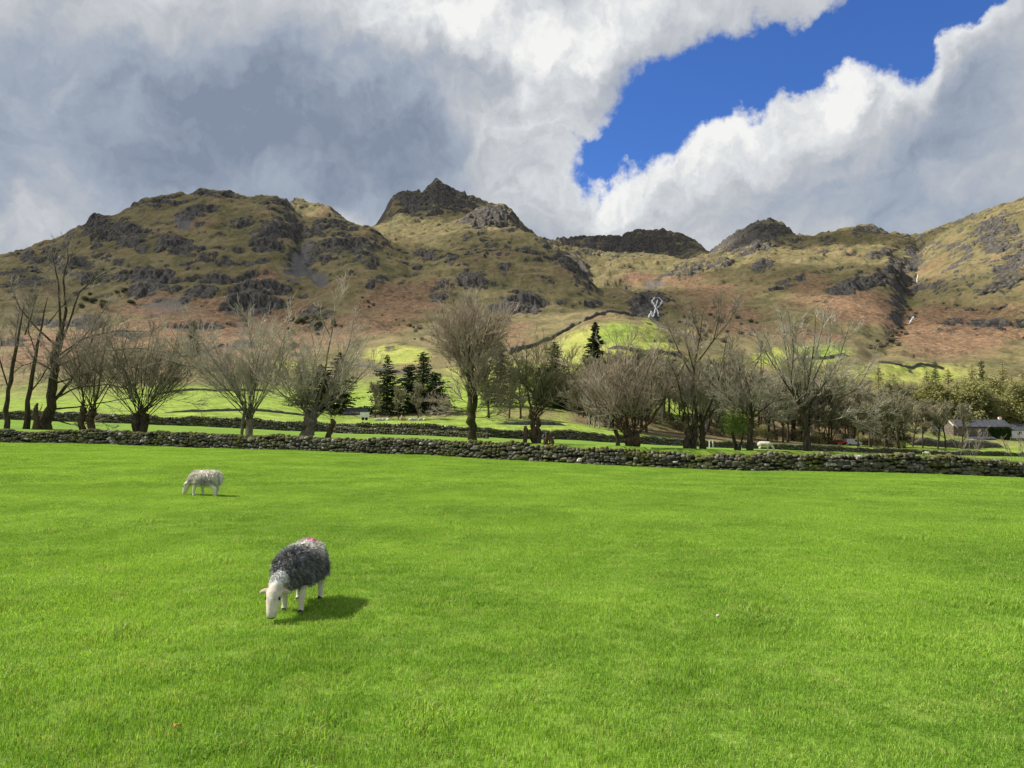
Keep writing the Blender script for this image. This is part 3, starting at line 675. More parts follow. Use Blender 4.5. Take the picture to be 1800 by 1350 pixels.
# ------------------------------------------------------------------ grass of the near field
def grass_mat():
    m_, t, b = new_mat('grass_blade', .62, .25)
    g = t.n('ShaderNodeNewGeometry'); pos = g.outputs['Position']
    col = pasture_col(t, pos)
    rnd = t.n('ShaderNodeAttribute', attribute_name='tone').outputs['Fac']
    dry = t.n('ShaderNodeAttribute', attribute_name='dry').outputs['Fac']
    col = t.vm('SCALE', col, scale=t.lin(rnd, 0, 1, .72, 2.15))
    col = t.mix(dry, col, (.52, .47, .22))
    t.put(b.inputs['Base Color'], col)
    tr = t.n('ShaderNodeBsdfTranslucent'); t.put(tr.inputs[0], t.vm('MULTIPLY', col, (1.15, 1.1, .7)))
    mx = t.n('ShaderNodeMixShader'); mx.inputs[0].default_value = .45
    m_.node_tree.links.new(b.outputs[0], mx.inputs[1]); m_.node_tree.links.new(tr.outputs[0], mx.inputs[2])
    m_.node_tree.links.new(mx.outputs[0], m_.node_tree.nodes['Material Output'].inputs[0])
    return m_
M_GRASS = grass_mat()
def grass_patch(size, n, hmin, hmax, wd, seed):
    rg = np.random.RandomState(seed)
    x = rg.uniform(-size/2, size/2, n)*1.15; y = rg.uniform(-size/2, size/2, n)*1.15; cl = .5 + .5*fbm(x*7/size*.5, y*7/size*.5, 2, seed)
    h = rg.uniform(hmin, hmax, n)*(.6 + .7*cl); a = rg.uniform(0, 2*np.pi, n); lean = np.abs(rg.normal(0, .55, n)) + .12
    wa = a + np.pi/2 + rg.normal(0, .5, n); w_ = wd*rg.uniform(.6, 1.3, n)
    dx, dy = np.cos(a), np.sin(a); wx, wy = np.cos(wa)*w_/2, np.sin(wa)*w_/2
    m1 = h*.55; l1 = lean*h*.35; l2 = lean*h*1.05; z2 = h*np.clip(1 - .28*lean**2, .35, 1)
    o = np.zeros(n) - .01
    V = np.stack([np.stack([x-wx, y-wy, o], 1), np.stack([x+wx, y+wy, o], 1), np.stack([x+dx*l1+wx*.85, y+dy*l1+wy*.85, m1], 1), np.stack([x+dx*l1-wx*.85, y+dy*l1-wy*.85, m1], 1), np.stack([x+dx*l2, y+dy*l2, z2], 1)], 1).reshape(-1, 3)
    k = np.arange(n)*5
    Fc = np.concatenate([np.stack([k, k+1, k+2], 1), np.stack([k, k+2, k+3], 1), np.stack([k+3, k+2, k+4], 1)])
    me = mesh('grass_tuft', V, Fc, [M_GRASS]); attr(me, 'tone', np.repeat(rg.rand(n), 5)); attr(me, 'dry', np.repeat((rg.rand(n) < .035)*rg.uniform(.5, 1, n), 5))
    return bpy.data.objects.new('grass_tuft', me)
PATCH = bpy.data.collections.new('grass_tufts')
for i in range(5): PATCH.objects.link(grass_patch(.5, 1600, .018, .042, .0040, 50 + i))
for i in range(4): PATCH.objects.link(grass_patch(1.0, 1800, .022, .050, .0090, 70 + i))
names = [o.name for o in PATCH.objects]
rgg = np.random.RandomState(2); pts, rot, scl, idx = [], [], [], []
def scatter(y0, y1, cell, ids):
    yy = np.arange(y0, y1, cell)
    for y in yy:
        wx = y*.74 + 3.0; xs = np.arange(-wx, wx, cell); n_ = len(xs)
        px_ = xs + rgg.uniform(-.17, .17, n_)*cell; py_ = y + rgg.uniform(-.17, .17, n_)*cell
        lim = np.interp(px_/np.maximum(py_, 14), SG, CUR[3][0]) - .25; k = py_ < lim
        px_, py_ = px_[k], py_[k]; n_ = len(px_)
        pts.append(np.stack([px_, py_, detail(px_, py_)], 1)); rot.append(rgg.uniform(0, 6.283, n_))
        hv = .80 + .75*fbm(px_/1.1, py_/1.1, 3, 77) + .35*fbm(px_/7, py_/7, 2, 78)
        scl.append(np.stack([np.ones(n_), np.ones(n_), np.clip(hv, .55, 1.7)], 1)); idx.append(rgg.choice(ids, n_))
CL0 = len(PATCH.objects)
for i in range(3):
    o_ = grass_patch(.26, 240, .045, .085, .0045, 90 + i); PATCH.objects.link(o_)
names = [o.name for o in PATCH.objects]
def clumps(n, y0, y1):
    y = np.sqrt(rgg.uniform(y0**2, y1**2, n)); x = rgg.uniform(-1, 1, n)*(y*.74 + 2)
    k = (fbm(x/2.3, y/2.3, 3, 99) + rgg.normal(0, .18, n) > .12) & (y < np.interp(x/np.maximum(y, 14), SG, CUR[3][0]) - .3); x, y = x[k], y[k]
    pts.append(np.stack([x, y, detail(x, y)], 1)); rot.append(rgg.uniform(0, 6.28, len(x))); s_ = rgg.uniform(.5, 1.25, len(x)); scl.append(np.stack([s_*1.3, s_*1.3, s_*rgg.uniform(.6, 1.1, len(x))], 1)); idx.append(rgg.choice([9, 10, 11], len(x)))
clumps(3000, 3.5, 30); clumps(3500, 30, 62)
scatter(3.2, 24, .42, np.arange(0, 5)); scatter(24, 70, .86, np.arange(5, 9))
pts = np.concatenate(pts); gm = mesh('grass', pts, [])
attr(gm, 'rotz', np.concatenate(rot)); a_ = gm.attributes.new('scl', 'FLOAT_VECTOR', 'POINT'); a_.data.foreach_set('vector', np.concatenate(scl).astype(np.float32).ravel())
a_ = gm.attributes.new('pick', 'INT', 'POINT'); a_.data.foreach_set('value', np.concatenate(idx).astype(np.int32))
gm.materials.append(M_GRASS)
grass_o = ob('grass', gm, label='short bright green pasture grass covering the near field', cat='grass', kind='stuff')
ng = bpy.data.node_groups.new('grass_field', 'GeometryNodeTree')
ng.interface.new_socket('Geometry', in_out='INPUT', socket_type='NodeSocketGeometry'); ng.interface.new_socket('Geometry', in_out='OUTPUT', socket_type='NodeSocketGeometry')
gi = ng.nodes.new('NodeGroupInput'); go = ng.nodes.new('NodeGroupOutput'); ip = ng.nodes.new('GeometryNodeInstanceOnPoints'); ci = ng.nodes.new('GeometryNodeCollectionInfo')
ci.inputs[0].default_value = PATCH; ci.inputs['Separate Children'].default_value = True; ci.inputs['Reset Children'].default_value = True
def named(n_, ty):
    q = ng.nodes.new('GeometryNodeInputNamedAttribute'); q.data_type = ty; q.inputs[0].default_value = n_
    return [o for o in q.outputs if o.enabled and o.name == 'Attribute'][0]
cz = ng.nodes.new('ShaderNodeCombineXYZ'); ng.links.new(named('rotz', 'FLOAT'), cz.inputs[2])
ip.inputs['Pick Instance'].default_value = True
ng.links.new(gi.outputs[0], ip.inputs['Points']); ng.links.new(ci.outputs[0], ip.inputs['Instance']); ng.links.new(named('pick', 'INT'), ip.inputs['Instance Index'])
ng.links.new(cz.outputs[0], ip.inputs['Rotation']); ng.links.new(named('scl', 'FLOAT_VECTOR'), ip.inputs['Scale']); ng.links.new(ip.outputs[0], go.inputs[0])
md = grass_o.modifiers.new('grass_field', 'NODES'); md.node_group = ng

# ------------------------------------------------------------------ sheep
M_SHEEP = attr_mat('sheep_skin', 'Col', .85, .2, .12, 25); M_FLEECE = attr_mat('sheep_fleece', 'Col', .95, .05, .35, 18)
M_HORN = noisy('hoof_horn', (.02, .018, .015), (.05, .045, .04), 30); M_EYE = noisy('sheep_eye', (.006, .005, .004), (.012, .01, .006), 30, .15, spec=.5)
def loft(secs, n=16):
    """closed tube through (centre, side vector, up vector) sections"""
    V, Fc = [], []
    for c, a, b in secs:
        for i in range(n):
            t = 2*math.pi*i/n; V.append(Vector(c) + Vector(a)*math.cos(t) + Vector(b)*math.sin(t))
    for k in range(len(secs)-1):
        for i in range(n): Fc.append((k*n+i, k*n+(i+1) % n, (k+1)*n+(i+1) % n, (k+1)*n+i))
    Fc.append(tuple(range(n))[::-1]); Fc.append(tuple(range((len(secs)-1)*n, len(secs)*n)))
    return V, Fc
def sec(path, radii, side=(0, 1, 0)):
    out = []; side = Vector(side)
    for i, (p, r) in enumerate(zip(path, radii)):
        p = Vector(p); d = (Vector(path[min(i+1, len(path)-1)]) - Vector(path[max(i-1, 0)])).normalized()
        s_ = (side - d*side.dot(d)).normalized(); u = d.cross(s_)
        r = r if isinstance(r, tuple) else (r, r); out.append((p, s_*r[0], u*r[1]))
    return out
def make_sheep(name, label, loc, rz, colf, turn=0.0, strands=9000, vox=.013, slen=.075, seed=1, step=0.0, size=1.0):
    mb = MB(); rg = np.random.RandomState(seed)
    mb.add(*loft(sec([(-.47,0,.50),(-.44,0,.50),(-.36,0,.485),(-.20,0,.465),(.02,0,.455),(.20,0,.46),(.32,0,.48),(.40,0,.49)],
                     [(.05,.06),(.12,.15),(.17,.20),(.195,.225),(.205,.235),(.185,.225),(.145,.19),(.07,.10)])))
    hx, hy = .585, turn
    mb.add(*loft(sec([(.26,0,.52),(.38,hy*.3,.47),(.48,hy*.6,.39),(.555,hy*.9,.315),(.60,hy,.27)], [(.165,.18),(.135,.15),(.105,.12),(.085,.095),(.06,.07)])))
    head = [(.555,hy,.345),(.575,hy,.325),(.605,hy,.275),(.635,hy,.21),(.66,hy,.14),(.678,hy,.085),(.688,hy,.045),(.690,hy,.03)]
    mb.add(*loft(sec(head, [(.045,.045),(.072,.070),(.084,.084),(.080,.080),(.064,.066),(.055,.055),(.045,.044),(.026,.024)])))
    for s_ in (-1, 1):
        mb.add(*loft(sec([(.590,hy+s_*.050,.312),(.588,hy+s_*.100,.306),(.582,hy+s_*.150,.288),(.576,hy+s_*.185,.272)], [(.014,.022),(.015,.034),(.013,.027),(.005,.009)], (1, 0, .3)), 10))
        fx = .235 + s_*step*.5
        mb.add(*loft(sec([(.22,s_*.105,.44),(.225,s_*.108,.34),(.232+s_*step*.3,s_*.108,.245),(fx,s_*.108,.13),(fx-.005,s_*.108,.06),(fx+.008,s_*.108,.012)], [.080,.066,.047,.034,.029,.036])))
        bx_ = -.335 - s_*step*.5
        mb.add(*loft(sec([(-.27,s_*.11,.46),(-.245,s_*.125,.37),(-.285+(bx_+.335)*.4,s_*.125,.275),(-.365+(bx_+.335)*.8,s_*.122,.205),(bx_-.012,s_*.12,.10),(bx_-.008,s_*.12,.055),(bx_+.012,s_*.12,.012)], [.11,.097,.066,.045,.033,.029,.036])))
    mb.add(*loft(sec([(-.45,0,.58),(-.49,0,.52),(-.50,0,.42),(-.49,0,.33)], [.035,.04,.036,.015]), 10))
    me = mesh(name, mb.v, mb.f); tmp = bpy.data.objects.new('tmp', me); COL.objects.link(tmp)
    md = tmp.modifiers.new('r', 'REMESH'); md.mode = 'VOXEL'; md.voxel_size = vox
    sm = tmp.modifiers.new('s', 'SMOOTH'); sm.factor = .5; sm.iterations = 3
    dg = bpy.context.evaluated_depsgraph_get(); me2 = bpy.data.meshes.new_from_object(tmp.evaluated_get(dg)); bpy.data.objects.remove(tmp)
    me2.name = name; me2.materials.clear(); me2.materials.append(M_SHEEP)
    me2.polygons.foreach_set('use_smooth', np.ones(len(me2.polygons), bool))
    n_ = len(me2.vertices); co = np.empty(n_*3); me2.vertices.foreach_get('co', co); co = co.reshape(-1, 3)
    nr = np.empty(n_*3); me2.vertices.foreach_get('normal', nr); nr = nr.reshape(-1, 3)
    cattr(me2, 'Col', np.array([colf(p, rg) for p in co]))
    root = ob(name, me2, None, label, 'sheep', None, None, loc, rz); root.scale = (size,)*3
    # fleece: locks on the trunk, neck and thighs
    okv = np.nonzero((co[:, 2] > .30) & ((co[:, 0] < .53) | ((co[:, 2] > .335) & (co[:, 0] < .585))) & ~((np.abs(co[:, 1]) > .09) & (co[:, 2] < .30)))[0]
    pick = rg.choice(okv, strands); p = co[pick] + rg.normal(0, vox*.5, (strands, 3)); nn = nr[pick]
    down = np.array([-.25, 0, -.9]); L = slen*rg.uniform(.5, 1.25, strands)[:, None]*np.clip((.62 - p[:, :1])/.25, .35, 1)
    lk = np.floor(p/.05).astype(int); hv = (lk[:, 0]*73856093 ^ lk[:, 1]*19349663 ^ lk[:, 2]*83492791) % 997; lkd = np.random.RandomState(4).normal(0, .34, (997, 3))[hv]; ltone = np.random.RandomState(6).uniform(.72, 1.35, 997)[hv]
    d = nn*.75 + down*.55 + lkd + rg.normal(0, .16, (strands, 3)); d /= np.linalg.norm(d, axis=1)[:, None]
    d2 = d + down*.75 + lkd*.4 + rg.normal(0, .14, (strands, 3)); d2 /= np.linalg.norm(d2, axis=1)[:, None]
    wv = np.cross(d, rg.normal(0, 1, (strands, 3))); wv /= np.linalg.norm(wv, axis=1)[:, None]; wv *= (.0032*rg.uniform(.6, 1.3, strands))[:, None]
    q0 = p - nn*.006; q1 = p + d*L*.5; q2 = q1 + d2*L*.55
    V = np.stack([q0 - wv, q0 + wv, q1 + wv*.8, q1 - wv*.8, q2], 1).reshape(-1, 3); k = np.arange(strands)*5
    Fc = np.concatenate([np.stack([k, k+1, k+2], 1), np.stack([k, k+2, k+3], 1), np.stack([k+3, k+2, k+4], 1)])
    fm = mesh('fleece', V, Fc, [M_FLEECE]); cc = np.array([colf(a, rg, True) for a in p])*(rg.uniform(.7, 1.35, strands)*ltone)[:, None]
    cattr(fm, 'Col', np.repeat(np.clip(cc, 0, .85), 5, 0)); ob('fleece', fm, root, kind='stuff')
    for s_ in (-1, 1):
        e = MB(); bm = bmesh.new(); bmesh.ops.create_icosphere(bm, subdivisions=2, radius=.0175)
        for v in bm.verts: v.co = (v.co.x*1.0, v.co.y*.7, v.co.z*1.15)
        bmesh.ops.translate(bm, verts=bm.verts, vec=(.655, hy + s_*.072, .238)); em = bpy.data.meshes.new('eye'); bm.to_mesh(em); bm.free(); em.materials.append(M_EYE); ob('eye', em, root)
        for x_, y_ in ((.235 + s_*step*.5 + .012, s_*.108), (-.335 - s_*step*.5 + .016, s_*.12)):
            h_ = MB(); h_.add(*loft([((x_, y_, .0), (.0, .030, 0), (.040, 0, 0)), ((x_-.004, y_, .03), (0, .027, 0), (.033, 0, 0)), ((x_-.010, y_, .045), (0, .02, 0), (.024, 0, 0))], 10)); h_.build('hoof', M_HORN, root)
    ns = MB()
    for s_ in (-1, 1): ns.add(*loft([((.704, hy+s_*.014, .058), (0, .008, 0), (0, 0, .006)), ((.716, hy+s_*.010, .045), (0, .006, 0), (0, 0, .005))], 8))
    ns.build('nostril', M_EYE, root)
    return root
def col_near(p, rg, fl=False):
    x, y, z = p
    face = np.array((.66, .62, .54)); dark = np.array((.115, .118, .126)); grey = np.array((.36, .36, .355))
    if x > .535 and z < .38:
        if abs(y + .07) > .085 and z > .25: return face*np.array((.72, .62, .56))
        k_ = 1 - .72*(z < .052) - .15*math.exp(-((z - .07)/.03)**2) - .30*math.exp(-((z - .245)/.03)**2)*(abs(abs(y + .07) - .055) < .03) - .25*math.exp(-((z - .33)/.035)**2)
        return face*k_*np.array((1, .97, .93))*rg.uniform(.9, 1.06)
    if z < .30 and x < .45: return face
    c = dark + (grey - dark)*min(1, max(0, rg.normal(.25, .22) + .55*max(0, .36 - z)/.08 + .5*max(0, -.38 - x)/.1))
    if x > .53: c = grey*1.9
    rump = math.exp(-(((x + .20)/.24)**2 + ((y)/.19)**2)) * (z > .53) 
    if rump + rg.normal(0, .10) > .34: c = np.array((.64, .61, .56))
    if z > .62 and math.hypot((x + .30)/.12, y/.10) + rg.normal(0, .18) < .85: c = np.array((.62, .16, .27)) if rg.rand() < .75 else np.array((.35, .20, .42))
    return c
def col_far(p, rg, fl=False):
    x, y, z = p; wht = np.array((.66, .63, .54)); gry = np.array((.20, .20, .21))
    if (x > .53 and z < .38) or (z < .30 and x < .45): return np.array((.72, .69, .60))
    k = .75*math.exp(-(((x - .0)/.16)**2 + ((z - .42)/.12)**2)) + .8*math.exp(-(((x + .25)/.13)**2 + ((z - .42)/.12)**2)) + .6*math.exp(-(((x - .42)/.12)**2 + ((z - .40)/.12)**2))
    return wht + (gry - wht)*min(1, max(0, k + rg.normal(0, .15)))
gA = stand(517, 8.35, 1068)
sA = make_sheep('sheep', 'dark grey fleeced sheep with white face and pink mark on its rump, nearest the camera', P(527, 1060, 8.27), math.atan2(-1.0, -.06), col_near, -.07, 30000, .013, .072, 3, .07, .94)
sA.location.z = gz(sA.location.x, sA.location.y) - .005
sB = make_sheep('sheep', 'pale cream and grey sheep grazing side-on in the left half of the field', P(361, 872, 20.4), math.atan2(.30, -.95), col_far, .01, 8000, .014, .055, 5, .12, .99)
sB.location.z = gz(sB.location.x, sB.location.y) - .005
sC = make_sheep('sheep', 'white sheep grazing behind the near wall between two bare trees at right', P(1344, 795, 57), math.atan2(-.25, .97), col_far, 0, 1500, .02, .05, 6, .06, .98)
sC.location.z = gz(sC.location.x, sC.location.y)
sD = make_sheep('sheep', 'small white sheep far off, just above the near wall left of the farm buildings', P(1628, 803, 120), math.atan2(-.3, .9), col_far, 0, 800, .025, .05, 7, .06, .95)
sD.location.z = gz(sD.location.x, sD.location.y)
# ------------------------------------------------------------------ trees
def bark(name, c1, c2, moss=0.0, mz=3.0):
    m_, t, b = new_mat(name, .95, .1)
    pos = t.n('ShaderNodeTexCoord').outputs['Object']
    mp = t.n('ShaderNodeMapping'); t.put(mp.inputs[0], pos); mp.inputs[3].default_value = (6, 6, 1.2)
    n_ = t.noise(mp.outputs[0], 1.5, 5, .65); col = t.mix(t.ss(n_, .35, .65), c1, c2)
    if moss:
        k = t.noise(pos, 1.3, 4, .6); col = t.mix(t.m('MULTIPLY', t.ss(k, .40, .58), moss), col, (.060, .070, .012))
    t.put(b.inputs['Base Color'], col)
    bp = t.n('ShaderNodeBump'); bp.inputs['Strength'].default_value = .9; bp.inputs['Distance'].default_value = .06
    t.put(bp.inputs['Height'], n_); t.put(b.inputs['Normal'], bp.outputs[0])
    return m_
B_DARK = bark('bark_dark', (.028, .022, .016), (.105, .082, .060), .35)
B_MOSS = bark('bark_mossy', (.030, .024, .014), (.080, .066, .040), .85)
B_BROWN = bark('bark_brown', (.045, .030, .020), (.150, .105, .072), .25)
B_PALE = bark('bark_pale', (.10, .085, .060), (.25, .22, .165), .15)
B_BIRCH = bark('bark_birch', (.28, .26, .22), (.55, .52, .46), .0)
T_GREY = noisy('twig_grey', (.30, .27, .21), (.53, .48, .385), .8)
T_DARK = noisy('twig_dark', (.17, .15, .115), (.36, .315, .24), .8)
T_RED = noisy('twig_reddish', (.27, .22, .17), (.49, .405, .32), .8)
T_OLIVE = noisy('twig_olive', (.13, .125, .068), (.28, .265, .15), .8)
T_FAR = noisy('twig_far_wood', (.18, .165, .11), (.37, .335, .23), .5)
def leaf_mat(name, c1, c2, tr=.35):
    m_, t, b = new_mat(name, .7, .2)
    r = t.n('ShaderNodeNewGeometry').outputs['Random Per Island']; col = t.mix(r, c1, c2); t.put(b.inputs['Base Color'], col)
    q = t.n('ShaderNodeBsdfTranslucent'); t.put(q.inputs[0], col); mx = t.n('ShaderNodeMixShader'); mx.inputs[0].default_value = tr
    m_.node_tree.links.new(b.outputs[0], mx.inputs[1]); m_.node_tree.links.new(q.outputs[0], mx.inputs[2])
    m_.node_tree.links.new(mx.outputs[0], m_.node_tree.nodes['Material Output'].inputs[0]); return m_
L_SPRING = leaf_mat('leaf_spring', (.25, .26, .095), (.40, .39, .16), .5)
L_BUSH = leaf_mat('leaf_bush', (.095, .165, .022), (.18, .26, .05), .4)
L_SPRUCE = leaf_mat('needle_spruce', (.018, .034, .014), (.050, .075, .028), .15)
L_YEW = leaf_mat('needle_dark', (.014, .030, .010), (.040, .062, .020), .15)
L_LARCH = leaf_mat('needle_larch', (.36, .35, .14), (.52, .48, .22), .5)
L_PINE = leaf_mat('needle_pine', (.085, .115, .036), (.17, .20, .07), .3)
L_SCRUB = leaf_mat('scrub', (.19, .165, .115), (.32, .28, .20), .4)
L_UNDER = leaf_mat('understorey', (.10, .092, .050), (.20, .18, .10), .35)
L_HOLLY = leaf_mat('holly', (.095, .105, .055), (.18, .19, .10), .35)
L_IVY = leaf_mat('ivy', (.018, .045, .010), (.05, .10, .018), .2)

class Tubes:
    def __init__(s): s.V = []; s.F = []; s.k = 0
    def add(s, pts, rad, sides):
        n = len(pts); d = np.gradient(pts, axis=0); d /= np.linalg.norm(d, axis=1)[:, None] + 1e-9
        ref = np.array([0, 0, 1.0]) if abs(d[0][2]) < .9 else np.array([1.0, 0, 0])
        a = np.cross(d, ref); a /= np.linalg.norm(a, axis=1)[:, None] + 1e-9; b = np.cross(d, a)
        th = np.arange(sides)*2*np.pi/sides
        ring = pts[:, None, :] + np.asarray(rad)[:, None, None]*(a[:, None, :]*np.cos(th)[None, :, None] + b[:, None, :]*np.sin(th)[None, :, None])
        s.V.append(ring.reshape(-1, 3))
        i = (np.arange(n-1)[:, None]*sides + np.arange(sides)[None, :]).ravel(); j = (np.arange(n-1)[:, None]*sides + (np.arange(sides)[None, :] + 1) % sides).ravel()
        s.F.append(np.stack([i, j, j + sides, i + sides], 1) + s.k); s.k += n*sides
    def mesh(s, name, mat): return mesh(name, np.concatenate(s.V), np.concatenate(s.F), [mat], True)
def shoot(rg, p, d, L, n, up, wig):
    pts = [np.array(p, float)]; d = np.array(d, float); d /= np.linalg.norm(d); h = L/n
    for i in range(n):
        d = d + np.array([0, 0, up/n]) + rg.normal(0, wig, 3); d /= np.linalg.norm(d); pts.append(pts[-1] + d*h)
    return np.array(pts)
def side_dir(rg, t, ang):
    t = t/np.linalg.norm(t); r = rg.normal(0, 1, 3); r -= t*r.dot(t); r /= np.linalg.norm(r) + 1e-9
    return t*math.cos(ang) + r*math.sin(ang)
def ramify(rg, parents, tw, nb, ratio, nt, tratio, up=.25, ang=(.35, .85), r1=.022, r2=.011, t0=.25, n3=0):
    """two orders of side twigs on every limb of the list"""
    for pts, L in parents:
        m_ = max(2, int(nb*rg.uniform(.8, 1.2)))
        for k in range(m_):
            t = rg.uniform(t0, .98); i = min(int(t*(len(pts)-1)), len(pts)-2); f = t*(len(pts)-1) - i
            p = pts[i]*(1-f) + pts[i+1]*f; d = side_dir(rg, pts[i+1] - pts[i], rg.uniform(*ang))
            l = L*ratio*rg.uniform(.5, 1.2)*(1.15 - .6*t); q = shoot(rg, p, d, l, 4, up, .10)
            tw.add(q, np.linspace(r1*(1.1 - .3*t), r2, 5), 3)
            for j in range(nt):
                u = rg.uniform(.15, 1.0); a = min(int(u*4), 3); g = u*4 - a; p2 = q[a]*(1-g) + q[a+1]*g
                l2 = l*tratio*rg.uniform(.5, 1.3); q2 = shoot(rg, p2, side_dir(rg, q[a+1] - q[a], rg.uniform(.3, .8)), l2, 2, up, .10)
                tw.add(q2, np.linspace(r2, r2*.55, 3), 3)
                for _ in range(n3):
                    p3 = q2[1] + (q2[2] - q2[1])*rg.uniform(-.6, .9)
                    tw.add(shoot(rg, p3, side_dir(rg, q2[2] - q2[1], rg.uniform(.3, .8)), l2*.6, 1, up, .1), [r2*.7, r2*.45], 3)
def tree(name, label, px, Y, trunk, limbs=(), fans=(), bm=B_DARK, tm=T_GREY, seed=1, nb=8, ratio=.38, nt=6, tratio=.5, up=.25, ang=(.35, .85), r1=.024, r2=.014, n3=2, depth=.45, t0=.25, cat='tree', py=768, group=None, gnarl=.12, k=None):
    """offsets are in photograph pixels at the tree's depth, up positive"""
    rg = np.random.RandomState(seed); k = Y/F if k is None else k; g = stand(px, Y, py)
    tb = Tubes(); tw = Tubes(); parents = []
    def line(pts, sides, root=False):
        a = np.array([(x*k, (yy[0]*k if yy else 0.0), z*k) for x, z, r, *yy in pts], float); r = np.array([q[2]*k*(.84 if root else .46) for q in pts], float)
        n_ = max(5, 3*len(pts)); t = np.linspace(0, 1, len(pts)); tt = np.linspace(0, 1, n_)
        b = np.stack([np.interp(tt, t, a[:, i]) for i in range(3)], 1); b[1:-1] += rg.normal(0, .25, (n_-2, 3))*np.interp(tt, t, r)[1:-1, None]
        rr = np.interp(tt, t, r)*(1 + rg.uniform(-gnarl, gnarl, n_))
        if root: b[0, 2] -= .4; rr[0] *= 1.25
        tb.add(b, rr, sides); return b
    for q in trunk: line(q, 10, True)
    for q in limbs:
        q = [(*a[:3], a[3] if len(a) > 3 else 0.0) for a in q]; dy = rg.uniform(-1, 1)*depth
        L = sum(math.hypot(q[i+1][0]-q[i][0], q[i+1][1]-q[i][1]) for i in range(len(q)-1))
        acc = 0.0; qq = []
        for i, a in enumerate(q):
            if i: acc += math.hypot(q[i][0]-q[i-1][0], q[i][1]-q[i-1][1])
            qq.append((a[0], a[1], a[2], a[3] + dy*acc*.7))
        b = line(qq, 6); parents.append((b, L*k))
    for f in fans:
        for i in range(f['n']):
            th = math.radians(rg.uniform(*f['ang'])); ph = rg.uniform(-1, 1)*f.get('dep', .8)
            d = np.array([math.sin(th), math.sin(ph)*math.cos(th)*.6 + rg.normal(0, .25), math.cos(th)]); L = rg.uniform(*f['L'])*k*1.08
            at = f['at']; r = f.get('r', 2.0)*k*.42*rg.uniform(.6, 1.2); hw = f.get('hw', 6)
            p = np.array([(at[0] + rg.uniform(-hw, hw))*k, rg.uniform(-hw, hw)*k, (at[1] + rg.uniform(-f.get('hv', 5), f.get('hv', 5)))*k])
            b = shoot(rg, p, d, L, 8, f.get('up', .35), f.get('wig', .095)); tb.add(b, np.linspace(r, max(r*.25, .013), 9), 5); parents.append((b, L))
    ramify(rg, parents, tw, nb, ratio, nt, tratio, up, ang, r1, r2, t0, n3)
    root = empty(name, g, label, cat, group)
    ob('trunk', tb.mesh('trunk', bm), root); ob('crown', tw.mesh('crown', tm), root)
    return root
W1 = lambda px: float(np.interp((P(px, 770, 1).x), SG, _w1[0]))      # depth of the near wall in a direction
D_ = 4.5
tree('bare_tree', 'slim bare tree at the far left edge with two leaning trunks', 18, W1(18)+D_, [[(-8,-6,6),(-6,60,4.6),(2,120,3.6),(10,170,2.2),(16,215,.7)],[(26,-6,6),(31,60,4.6),(40,130,3.2),(50,190,1.7),(58,232,.6)]],
     [[(-6,70,3),(-26,130,2.2),(-36,190,1)],[(4,120,3),(-6,170,2),(-10,215,.8)],[(20,165,2.5),(30,205,1.4),(34,235,.6)],[(42,130,3),(20,170,2),(8,230,.8)],[(60,185,2.4),(80,215,1.4),(96,232,.6)],[(30,60,3),(60,90,2),(88,130,.8)]],
     bm=B_DARK, tm=T_DARK, seed=11, nb=15, ratio=.42, nt=8, tratio=.55, n3=2)
tree('bare_tree', 'tallest bare tree at left, dark leaning trunk with long drooping side branches', 78, W1(78)+D_+1, [[(0,-6,15),(5,30,10.5),(13,90,8.6),(20,140,7.6),(25,170,6.6)]],
     [[(24,165,6),(14,215,4.5),(6,260,3.5),(-8,300,2),(-18,330,1)],[(26,168,6),(34,215,4.5),(30,262,3.5),(40,300,2),(38,322,.8)],[(24,150,5),(44,190,4),(64,240,2.8),(100,265,1.8),(130,278,.7)],
      [(22,130,4),(70,160,3),(130,172,2),(200,168,.9)],[(18,110,4),(70,136,3),(150,146,2),(230,130,.9)],[(14,80,4),(80,98,3),(150,110,2),(240,92,.9)],[(10,50,4),(60,72,3),(130,78,2),(220,50,.8)],[(8,34,4),(60,40,3),(120,52,2),(180,60,.9),(250,44,.5)],
      [(22,140,4),(-20,180,3),(-50,215,1.8),(-66,260,.7)],[(20,120,4),(50,150,3),(80,200,2),(98,230,.8)],[(16,100,3),(-20,120,2.4),(-50,110,1.4),(-70,90,.6)],[(8,40,7),(40,80,5),(70,130,3),(92,190,1.2)],[(6,20,3),(50,6,2),(90,14,1.2),(116,0,.6)]],
     bm=B_DARK, tm=T_DARK, seed=12, nb=15, ratio=.30, nt=8, tratio=.5, depth=.35, n3=1, r1=.026)
tree('tree_snag', 'short broken grey-brown stump against the foot of the tallest left tree', 61, W1(61)+D_-.5, [[(0,-6,7),(1,22,6),(-1,38,4.5),(3,46,2)]], [[(2,24,2),(8,34,1.4),(10,42,.6)]], bm=B_BROWN, tm=T_DARK, seed=13, nb=3, ratio=.5, nt=2, cat='tree stump')
tree('pollard_tree', 'twin-trunked pollard between the tallest left tree and the broad split pollard', 152, W1(152)+D_, [[(-9,-6,7),(-8,26,6.5),(-6,40,6.5)],[(8,-6,8),(8,22,7.5),(9,36,8)]], [[(9,34,5),(22,70,3.5),(30,120,2.4),(44,165,1)]],
     [dict(at=(-6,38), n=10, ang=(-45, 20), L=(70, 150), r=1.9), dict(at=(9,36), n=14, ang=(-30, 50), L=(80, 165), r=2.1)], bm=B_BROWN, tm=T_DARK, seed=14, nb=9, ratio=.36, nt=6)
